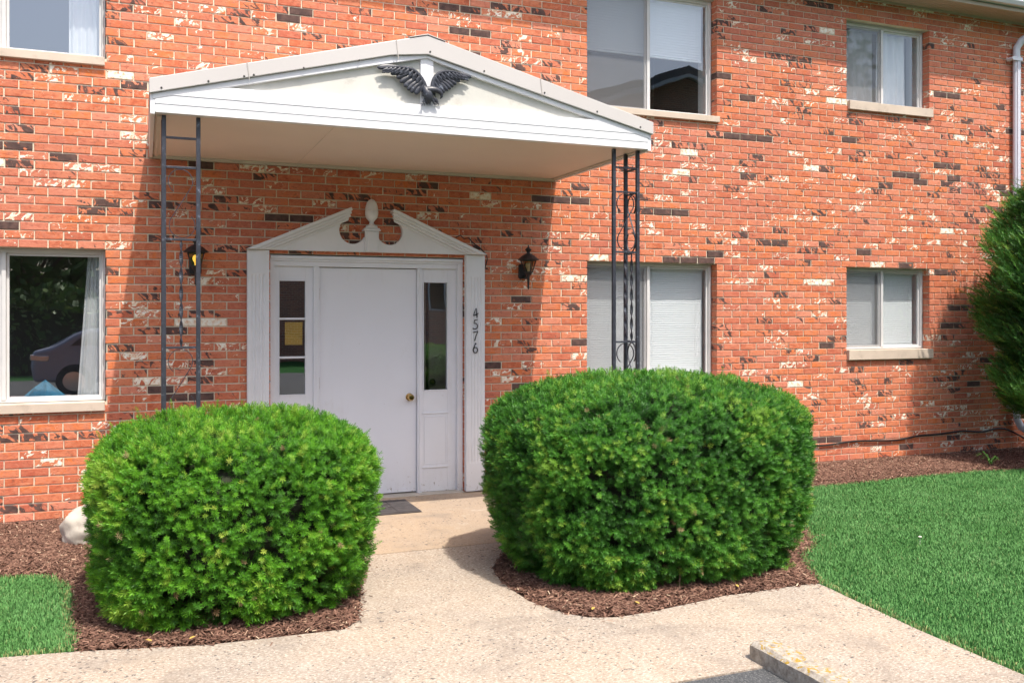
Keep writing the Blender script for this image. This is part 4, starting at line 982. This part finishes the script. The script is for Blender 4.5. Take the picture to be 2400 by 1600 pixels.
def hedge(name,cx,cy,a,b,H,nh,nv,prof,zb,label,mat,n,lift=None):
    o=empty(name,(cx,cy,0),label,'hedge',group='clipped yew hedges flanking the path')
    P_,N=hedge_surface(n,a,b,H,nh,nv,prof); P_[:,2]+=zb
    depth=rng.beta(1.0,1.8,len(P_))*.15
    l1=lump(P_,3.2,1.); l2=lump(P_,9.,4.)
    off=l1*.03+l2*.035-depth
    Q=P_+N*off[:,None]+np.array([cx,cy,0]); 
    if lift is not None: Q[:,2]+=lift(Q)
    keep=(Q[:,2]>.05)&~((Q[:,2]<.26)&(l1<.02)&(rng.random(len(P_))<.7))&~((l2<-.30)&(rng.random(len(P_))<.75)); 
    D=N*rng.uniform(.6,1.1,(len(N),1))+rng.normal(0,.36,N.shape)+np.array([0,-.05,.30])
    lo=(Q[:,2]<.30); 
    sc_=rng.uniform(.82,1.22,len(P_))*(1+.15*lo)
    rn=(.46+.5*l1+.3*l2+rng.normal(0,.24,len(P_))-depth*4.2+.06+np.clip(N[:,2],0,1)*.16).clip(0,.93); rn=np.where(rng.random(len(P_))<.010,1.,rn)  # inner sprigs darker, upward-facing ones lighter: shade put into the colour
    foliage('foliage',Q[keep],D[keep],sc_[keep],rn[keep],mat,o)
    # a few dead tan sprigs and loose new shoots
    m_=420; ii=rng.choice(len(P_),m_,replace=False); cl=lump(P_[ii],2.2,9.)>.08; ii=ii[cl]
    Dd=N[ii]+rng.normal(0,.5,(len(ii),3)); Qd=Q[ii]+N[ii]*.012
    kk=Qd[:,2]>.06; foliage('dry_sprigs',Qd[kk],Dd[kk],rng.uniform(.7,1.1,kk.sum()),rng.uniform(0,1,kk.sum()),M['needle_dry'],o)
    jj=rng.choice(len(P_),38,replace=False); Qs=[];Ds=[]
    for j_ in jj:
        d_=Vector(tuple(N[j_]))*.6+Vector((random.uniform(-.3,.3),random.uniform(-.3,.3),random.uniform(.3,1.0))); d_.normalize()
        b_=Vector(tuple(P_[j_]+np.array([cx,cy,0])))
        if b_.z<.2: continue
        for k_ in range(3): Qs.append(tuple(b_+d_*(.012+.022*k_))); Ds.append(tuple(d_))
    foliage('new_shoots',np.array(Qs),np.array(Ds),rng.uniform(.7,1.,len(Qs)),rng.uniform(.5,.95,len(Qs)),mat,o)
    # added solid core, its near-black colour stands for the shade between sprigs
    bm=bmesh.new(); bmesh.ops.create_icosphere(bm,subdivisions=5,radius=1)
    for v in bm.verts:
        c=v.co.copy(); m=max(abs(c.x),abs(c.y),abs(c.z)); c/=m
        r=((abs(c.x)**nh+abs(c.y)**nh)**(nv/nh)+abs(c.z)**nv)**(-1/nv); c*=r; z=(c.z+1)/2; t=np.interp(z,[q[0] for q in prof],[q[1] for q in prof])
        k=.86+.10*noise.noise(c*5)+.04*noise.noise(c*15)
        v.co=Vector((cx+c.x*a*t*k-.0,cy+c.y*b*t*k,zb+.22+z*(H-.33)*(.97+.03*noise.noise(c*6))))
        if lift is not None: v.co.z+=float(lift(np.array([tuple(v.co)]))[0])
    me=bpy.data.meshes.new('shade_core'); bm.to_mesh(me); bm.free(); link('shade_core',me,M['hedge_core'],o)
    for i in range(9):
        ang=2*PI*i/9+random.uniform(-.3,.3); rr=random.uniform(.35,.75); mb=MB()
        ex,ey=cx+a*rr*math.cos(ang)*.9,cy+b*rr*math.sin(ang)*.9; bx,by=cx+a*.5*rr*math.cos(ang),cy+b*.4*rr*math.sin(ang)
        mb.sweep([(bx,by,-.02),((bx+ex)/2+random.uniform(-.03,.03),(by+ey)/2,.12),(ex,ey,.34)],[.02,.014,.007],7); mb.build('stem',M['twig'],o,smooth=True)
    # bare dry twigs poking out below the foliage
    for i in range(16):
        mb=MB(); ang=random.uniform(0,2*PI); ca,sa=math.cos(ang),math.sin(ang); t=prof[0][1]
        k=(abs(ca)**nh+abs(sa)**nh)**(-1/nh)
        p0=Vector((cx+a*t*k*ca*.75,cy+b*t*k*sa*.75,random.uniform(.08,.25))); p2=Vector((cx+a*t*k*ca*random.uniform(.9,1.02),cy+b*t*k*sa*random.uniform(.9,1.02),random.uniform(.02,.22)))
        pm=(p0+p2)/2+Vector((random.uniform(-.04,.04),random.uniform(-.04,.04),random.uniform(-.03,.05))); mb.sweep([p0,pm,p2],[.004,.003,.0015],5)
        mb.build('dry_twig',M['twig'],o)
    return o
profL=[(0,.89),(.15,.90),(.35,.94),(.6,.99),(.8,1.0),(1,.98)]
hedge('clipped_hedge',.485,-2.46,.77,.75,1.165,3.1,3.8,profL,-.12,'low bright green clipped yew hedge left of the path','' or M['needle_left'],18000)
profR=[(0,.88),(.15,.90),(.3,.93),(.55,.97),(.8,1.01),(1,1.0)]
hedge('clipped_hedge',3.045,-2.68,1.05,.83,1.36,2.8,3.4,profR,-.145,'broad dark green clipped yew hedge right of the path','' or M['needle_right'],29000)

# tall yew at the right edge
YT=empty('yew_tree',(9.06,-1.12,0),'tall loose dark green yew against the wall at the right edge','tree')
def yew():
    n=17000; z=rng.uniform(.42,3.4,n); a=rng.uniform(0,2*PI,n)
    prof=np.interp(z,[.42,.55,.8,1.1,1.45,1.75,2.2,2.55,2.85,3.1,3.4],[.30,.55,.70,.80,.84,.86,.80,.70,.50,.28,.05])
    lum=np.array([noise.noise((math.cos(t)*1.6,math.sin(t)*1.6,zz*3.1)) for t,zz in zip(a,z)])
    rad=prof*(1+.42*lum)-rng.beta(1,2.0,n)*.26
    Px=9.17+np.cos(a)*rad; Py=-1.10+np.sin(a)*rad*.88; P_=np.stack([Px,Py,z],1)
    D=np.stack([np.cos(a),np.sin(a),np.full(n,.75)],1)+rng.normal(0,.35,(n,3))
    rn=(.36+.7*lum+rng.normal(0,.2,n)).clip(0,.9); rn=np.where(rng.random(n)<.03,1,rn)
    # long light leader shoots
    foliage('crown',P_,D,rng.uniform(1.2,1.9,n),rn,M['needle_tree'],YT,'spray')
    m=260; z=rng.uniform(.6,3.5,m); a=rng.uniform(PI*.6,PI*1.8,m)
    Q=[];DD=[]
    for zz,t in zip(z,a):
        pr=np.interp(zz,[.42,.8,1.45,1.75,2.55,2.85,3.1,3.4],[.25,.62,.82,.86,.70,.50,.28,.05])*(1+.42*noise.noise((math.cos(t)*1.6,math.sin(t)*1.6,zz*3.1)))
        d=Vector((math.cos(t)+random.uniform(-.3,.3),math.sin(t)+random.uniform(-.3,.3),random.uniform(.4,1.3))).normalized()
        for k in range(5): Q.append((9.17+math.cos(t)*pr*.93+d.x*.05*k,-1.10+math.sin(t)*pr*.82+d.y*.05*k,zz+d.z*.05*k)); DD.append(tuple(d))
    foliage('leader_shoots',np.array(Q),np.array(DD)+rng.normal(0,.06,(len(Q),3)),rng.uniform(.8,1.1,len(Q)),rng.uniform(.6,1,len(Q)),M['needle_tree'],YT,'spray')
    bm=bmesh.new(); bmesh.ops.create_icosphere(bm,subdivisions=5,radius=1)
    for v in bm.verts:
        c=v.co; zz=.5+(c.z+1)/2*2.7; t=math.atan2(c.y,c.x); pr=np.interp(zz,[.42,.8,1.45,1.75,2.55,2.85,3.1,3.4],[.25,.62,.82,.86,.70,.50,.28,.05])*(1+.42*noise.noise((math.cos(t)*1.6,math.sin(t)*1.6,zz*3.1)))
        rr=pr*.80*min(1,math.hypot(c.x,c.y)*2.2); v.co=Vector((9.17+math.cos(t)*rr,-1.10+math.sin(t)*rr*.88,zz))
    me=bpy.data.meshes.new('shade_core'); bm.to_mesh(me); bm.free(); link('shade_core',me,M['hedge_core'],YT)  # added solid core, shade within the crown put into its colour
    mb=MB(); mb.sweep([(9.17,-1.10,-.05),(9.06,-1.10,.5),(9.1,-1.12,1.2)],[.07,.055,.04],10); mb.build('trunk',M['bark'],YT,smooth=True)
yew()
# small plants
def leafy(name,x,y,label,cat,h=.1,n=9):
    mb=MB()
    for i in range(n):
        a=2*PI*i/n+random.uniform(-.4,.4); hh=h*random.uniform(.5,1.1); d=Vector((math.cos(a),math.sin(a),0)); s=Vector((-math.sin(a),math.cos(a),0))
        p0=Vector((x,y,.015)); p1=p0+d*hh*.3+Vector((0,0,hh*.6)); p2=p0+d*hh*.8+Vector((0,0,hh)); p3=p0+d*hh*1.25+Vector((0,0,hh*.8)); b=len(mb.v)
        for p,w in ((p0,.002),(p1,.004),(p2,.012),(p3,.001)): mb.v+=[tuple(p-s*w),tuple(p+s*w)]
        for k in range(3): mb.f.append([b+2*k,b+2*k+1,b+2*k+3,b+2*k+2])
    return tag(mb.build(name,M['weed_leaf']),label,cat)
leafy('weed',8.29,-.81,'small green weed growing in the mulch near the wall','weed',.13,12)
fl=MB(); 
for i in range(10):
    a=2*PI*i/10; fl.sweep([(5.05,-3.02,.052),(5.05+.008*math.cos(a),-3.02+.008*math.sin(a),.06),(5.05+.013*math.cos(a),-3.02+.013*math.sin(a),.058)],[.003,.004,.001],5)
fl.sweep([(5.05,-3.02,0),(5.05,-3.02,.052)],.0012,5); tag(fl.build('clover_flower',M['petal']),'tiny white clover flower in the lawn','flower')
SP=empty('yew_sprig',(3.63,-3.24,0),'low yew sprig with yellowing needles at the corner of the mulch bed','plant')
n=70; a=rng.uniform(0,2*PI,n); r=rng.uniform(0,.13,n); Q=np.stack([3.62+np.cos(a)*r*1.3,-3.22+np.sin(a)*r*.7,.03+rng.uniform(0,.07,n)],1)
foliage('needles',Q,np.stack([np.cos(a),np.sin(a),np.full(n,.8)],1)+rng.normal(0,.3,(n,3)),rng.uniform(.8,1.2,n),rng.uniform(.3,1,n),M['needle_left'],SP)
mb=MB()
for i in range(5): aa=R(180+60*i); mb.sweep([(3.52,-3.20,.0),(3.60,-3.21,.05),(3.62+.1*math.cos(aa),-3.22+.05*math.sin(aa),.07)],[.004,.003,.0015],5)
mb.build('twig',M['twig'],SP)
# fallen yellow leaves on the mulch edge
for i,(x,y) in enumerate(((.02,-3.13),(.22,-3.17),(2.25,-3.50),(3.22,-3.44),(2.52,-3.50))):
    mb=MB(); t=random.uniform(0,PI); c,s=math.cos(t),math.sin(t)
    pts=[(-.02,0,0),(-.008,.008,.004),(.010,.007,.006),(.024,0,.002),(.010,-.007,.006),(-.008,-.008,.004)]
    mb.v=[(x+a*c-b*s,y+a*s+b*c,.03+z) for a,b,z in pts]; mb.f=[[0,1,2,5],[5,2,4],[2,3,4]]
    if i==0: simple('dry_leaf',(.50,.34,.08),.7,.2,30)
    tag(mb.build('fallen_leaf',M['dry_leaf']),('yellow dry leaf on the mulch by the lower left walkway edge','yellow dry leaf on the mulch by the lower left walkway edge','dry leaf on the mulch edge in front of the right hedge','dry leaf on the mulch edge in front of the right hedge','dry leaf on the mulch edge in front of the right hedge')[i],'leaf',group='dry leaves by the left hedge' if i<2 else 'dry leaves by the right hedge')

# ------------------------------------------------------------------ what the window panes mirror, across the parking lot
FB=empty('opposite_building',(16,-24,0),'brick building with a grey gable roof mirrored in the upper window','building')
mb=MB(); mb.box(3,13,-33,-24,-.1,5.3); mb.box(13.02,25,-33,-22,-.1,8.6); mb.prism([(13.02,8.6),(25,8.6),(19,10.6)][::-1],-33,-22); mb.build('wall',M['far_brick'],FB)
mb=MB()
mb.prism([(12.4,8.45),(19,10.65),(25.6,8.45),(25.6,8.75),(19,10.95),(12.4,8.75)][::-1],-33.4,-21.4)
b=len(mb.v); mb.v+=[(2.5,-23.4,5.25),(12.39,-23.4,5.25),(12.39,-28.5,7.4),(2.5,-28.5,7.4),(2.5,-33.6,5.25),(12.39,-33.6,5.25)]; mb.f+=[[b,b+1,b+2,b+3],[b+3,b+2,b+5,b+4]]
mb.build('roof',M['roof_shingle'],FB)
mb=MB(); mb.prism([(12.4,8.25),(19,10.45),(25.6,8.25),(25.6,8.44),(19,10.64),(12.4,8.44)][::-1],-21.6,-21.38); mb.box(2.5,12.39,-23.42,-23.38,5.0,5.25); mb.build('fascia',M['far_trim'],FB)
for x,z in ((9.6,1.7),(11.6,1.2),(8.8,3.6),(15,1.2),(21,1.2),(15,4),(21,4),(17.5,6.3)):
    yy=-23.96 if x<13 else -21.96
    mb=MB(); mb.box(x,x+.06,yy-.03,yy,z,z+1.2); mb.box(x+1.14,x+1.2,yy-.03,yy,z,z+1.2); mb.box(x+.06,x+1.14,yy-.03,yy,z,z+.06); mb.box(x+.06,x+1.14,yy-.03,yy,z+1.14,z+1.2); mb.box(x+.57,x+.63,yy-.03,yy,z+.06,z+1.14)
    w=mb.build('window',M['far_trim'],FB); mb=MB(); mb.box(x+.06,x+1.14,yy-.045,yy-.031,z+.06,z+1.14); mb.build('pane',M['car_glass'],w)
def far_tree(x,y,h,r,label,n=1500):
    o=empty('broadleaf_tree',(x,y,0),label,'tree',group='trees across the parking lot')
    mb=MB(); mb.sweep([(x,y,-.1),(x+.1,y,h*.3),(x-.1,y+.1,h*.7)],[.25,.18,.08],8)
    for i in range(6):
        a=i*1.05; mb.sweep([(x,y,h*.3),(x+r*.4*math.cos(a),y+r*.4*math.sin(a),h*.5),(x+r*.75*math.cos(a),y+r*.75*math.sin(a),h*.68)],[.09,.06,.03],6)
    mb.build('trunk',M['bark'],o,smooth=True)
    ph=rng.uniform(0,2*PI,n); ct=rng.uniform(-1,1,n); st=np.sqrt(1-ct**2); rad=rng.uniform(.35,1,n)**.5
    lum=np.array([noise.noise((math.cos(p)*s*1.8+x,math.sin(p)*s*1.8,c*1.8)) for p,s,c in zip(ph,st,ct)]); rad=rad*(1+.35*lum)
    C=np.stack([x+r*rad*st*np.cos(ph),y+r*rad*st*np.sin(ph),h*.55+h*.42*rad*ct],1)
    V=np.zeros((n,4,3)); U=rng.normal(0,1,(n,3)); U/=np.linalg.norm(U,axis=1)[:,None]; W=np.cross(U,rng.normal(0,1,(n,3))); W/=np.linalg.norm(W,axis=1)[:,None]; s=rng.uniform(.12,.3,n)[:,None]
    V[:,0]=C-U*s; V[:,1]=C+W*s*.6; V[:,2]=C+U*s; V[:,3]=C-W*s*.6
    np_mesh('crown',V.reshape(-1,3),np.arange(n*4).reshape(-1,4),M['far_leaf'],o,{'rnd':np.repeat(rng.uniform(0,1,n),4),'tip':np.zeros(n*4)})
for x,y,h,r,lb in ((-7.5,-25,7.5,2.9,'leftmost dark tree mirrored in the ground floor window'),(-3.6,-24,6.8,2.7,'dark tree mirrored in the middle of the left ground floor window'),(-.3,-26,7.2,2.6,'dark tree mirrored at the right side of the left ground floor window'),(22.0,-17.5,11.8,1.9,'slim tree mirrored at the edge of the upper window blind')): far_tree(x,y,h,r,lb,2600)
HB=empty('far_hedge',(-5,-21,0),'dark leafy hedge row mirrored low in the left ground floor window','hedge')
n_=9000; C=np.stack([rng.uniform(-15,2.5,n_),-21+rng.uniform(-.7,.7,n_),rng.uniform(0,1,n_)],1); C[:,2]*=2.3+.5*np.array([noise.noise((x*.6,0,0)) for x in C[:,0]])
U=rng.normal(0,1,(n_,3)); U/=np.linalg.norm(U,axis=1)[:,None]; W_=np.cross(U,rng.normal(0,1,(n_,3))); W_/=np.linalg.norm(W_,axis=1)[:,None]; q_=rng.uniform(.06,.15,n_)[:,None]
np_mesh('foliage',np.stack([C-U*q_,C+W_*q_*.6,C+U*q_,C-W_*q_*.6],1).reshape(-1,3),np.arange(n_*4).reshape(-1,4),M['far_leaf'],HB,{'rnd':np.repeat(rng.uniform(0,1,n_),4),'tip':np.zeros(n_*4)})
mb=MB(); mb.box(-14.8,2.3,-21.4,-20.6,-.1,1.7); mb.build('shade_core',M['hedge_core'],HB)  # added dark block, the hedge's inner shade as colour
CAR=empty('parked_car',(0.4,-12.4,0),'dark parked car mirrored in the lower left window','car')
mb=MB()
side=[(-2.0,.30),(2.6,.30),(2.66,.62),(2.45,.82),(1.2,.92),(.55,1.28),(-1.0,1.32),(-1.65,1.0),(-1.98,.92),(-2.05,.6)]
mb.prism(side,-11.6-1.75,-11.6); mb.build('body',M['car_paint'],CAR,bevel=.07,seg=3)
mb=MB(); mb.prism([(-1.35,.97),(1.0,.95),(.5,1.22),(-.95,1.25)],-11.598,-11.59); mb.build('side_window',M['car_glass'],CAR,bevel=.01)
mb=MB(); mb.sweep([(-1.70,-11.58,1.0),(-1.03,-11.58,1.31),(.5,-11.58,1.27),(1.1,-11.58,.95)],.012,6); mb.build('window_trim',M['chrome'],CAR)
mb=MB(); mb.box(-2.04,-1.7,-11.62,-11.585,.72,.84); mb.build('headlight',M['chrome'],CAR,bevel=.02)
for wx in (-1.25,1.75):
    mb=MB(); lathe_y(mb,[(.20,-11.58),(.30,-11.58),(.33,-11.62),(.33,-11.8)][::-1],wx,.325,28); w=mb.build('wheel',M['tyre'],CAR,smooth=True)
    mb=MB(); lathe_y(mb,[(.02,-11.575),(.19,-11.578),(.20,-11.60)],wx,.325,20); mb.build('rim',M['chrome'],w)

# ------------------------------------------------------------------ light, sky, camera
SD=Vector((-.257,1,-1.95)).normalized()
el=math.asin(-SD.z); az=math.atan2(-SD.x,-SD.y)      # compass: from +Y clockwise
ld=bpy.data.lights.new('sun','SUN'); ld.energy=3.35; ld.angle=R(.6); ld.color=(1,.94,.85)
lo=bpy.data.objects.new('sun',ld); COL.objects.link(lo); lo.rotation_euler=SD.to_track_quat('-Z','Y').to_euler()
wd=bpy.data.worlds.new('World'); sc.world=wd; wd.use_nodes=True; nt=wd.node_tree; nt.nodes.clear()
sk=nt.nodes.new('ShaderNodeTexSky'); sk.sky_type='NISHITA'; sk.sun_disc=False; sk.sun_elevation=el; sk.sun_rotation=az; sk.air_density=1.0; sk.dust_density=4.0; sk.ozone_density=1.0
bg=nt.nodes.new('ShaderNodeBackground'); bg.inputs[1].default_value=.15; ow=nt.nodes.new('ShaderNodeOutputWorld'); nt.links.new(sk.outputs[0],bg.inputs[0]); nt.links.new(bg.outputs[0],ow.inputs[0])
cam=bpy.data.cameras.new('camera'); co=bpy.data.objects.new('camera',cam); COL.objects.link(co); sc.camera=co
co.location=(0,-7.95,1.62); co.rotation_euler=(R(90),0,R(-21.78)); cam.sensor_width=36; cam.lens=2157/2400*36; cam.shift_y=-65/2400; cam.clip_end=500; cam.clip_start=.05
sc.render.engine='CYCLES'; sc.view_settings.view_transform='Standard'; sc.view_settings.look='None'; sc.view_settings.exposure=.72; sc.view_settings.gamma=1
sc.cycles.transparent_max_bounces=16; sc.cycles.max_bounces=8; sc.cycles.diffuse_bounces=4
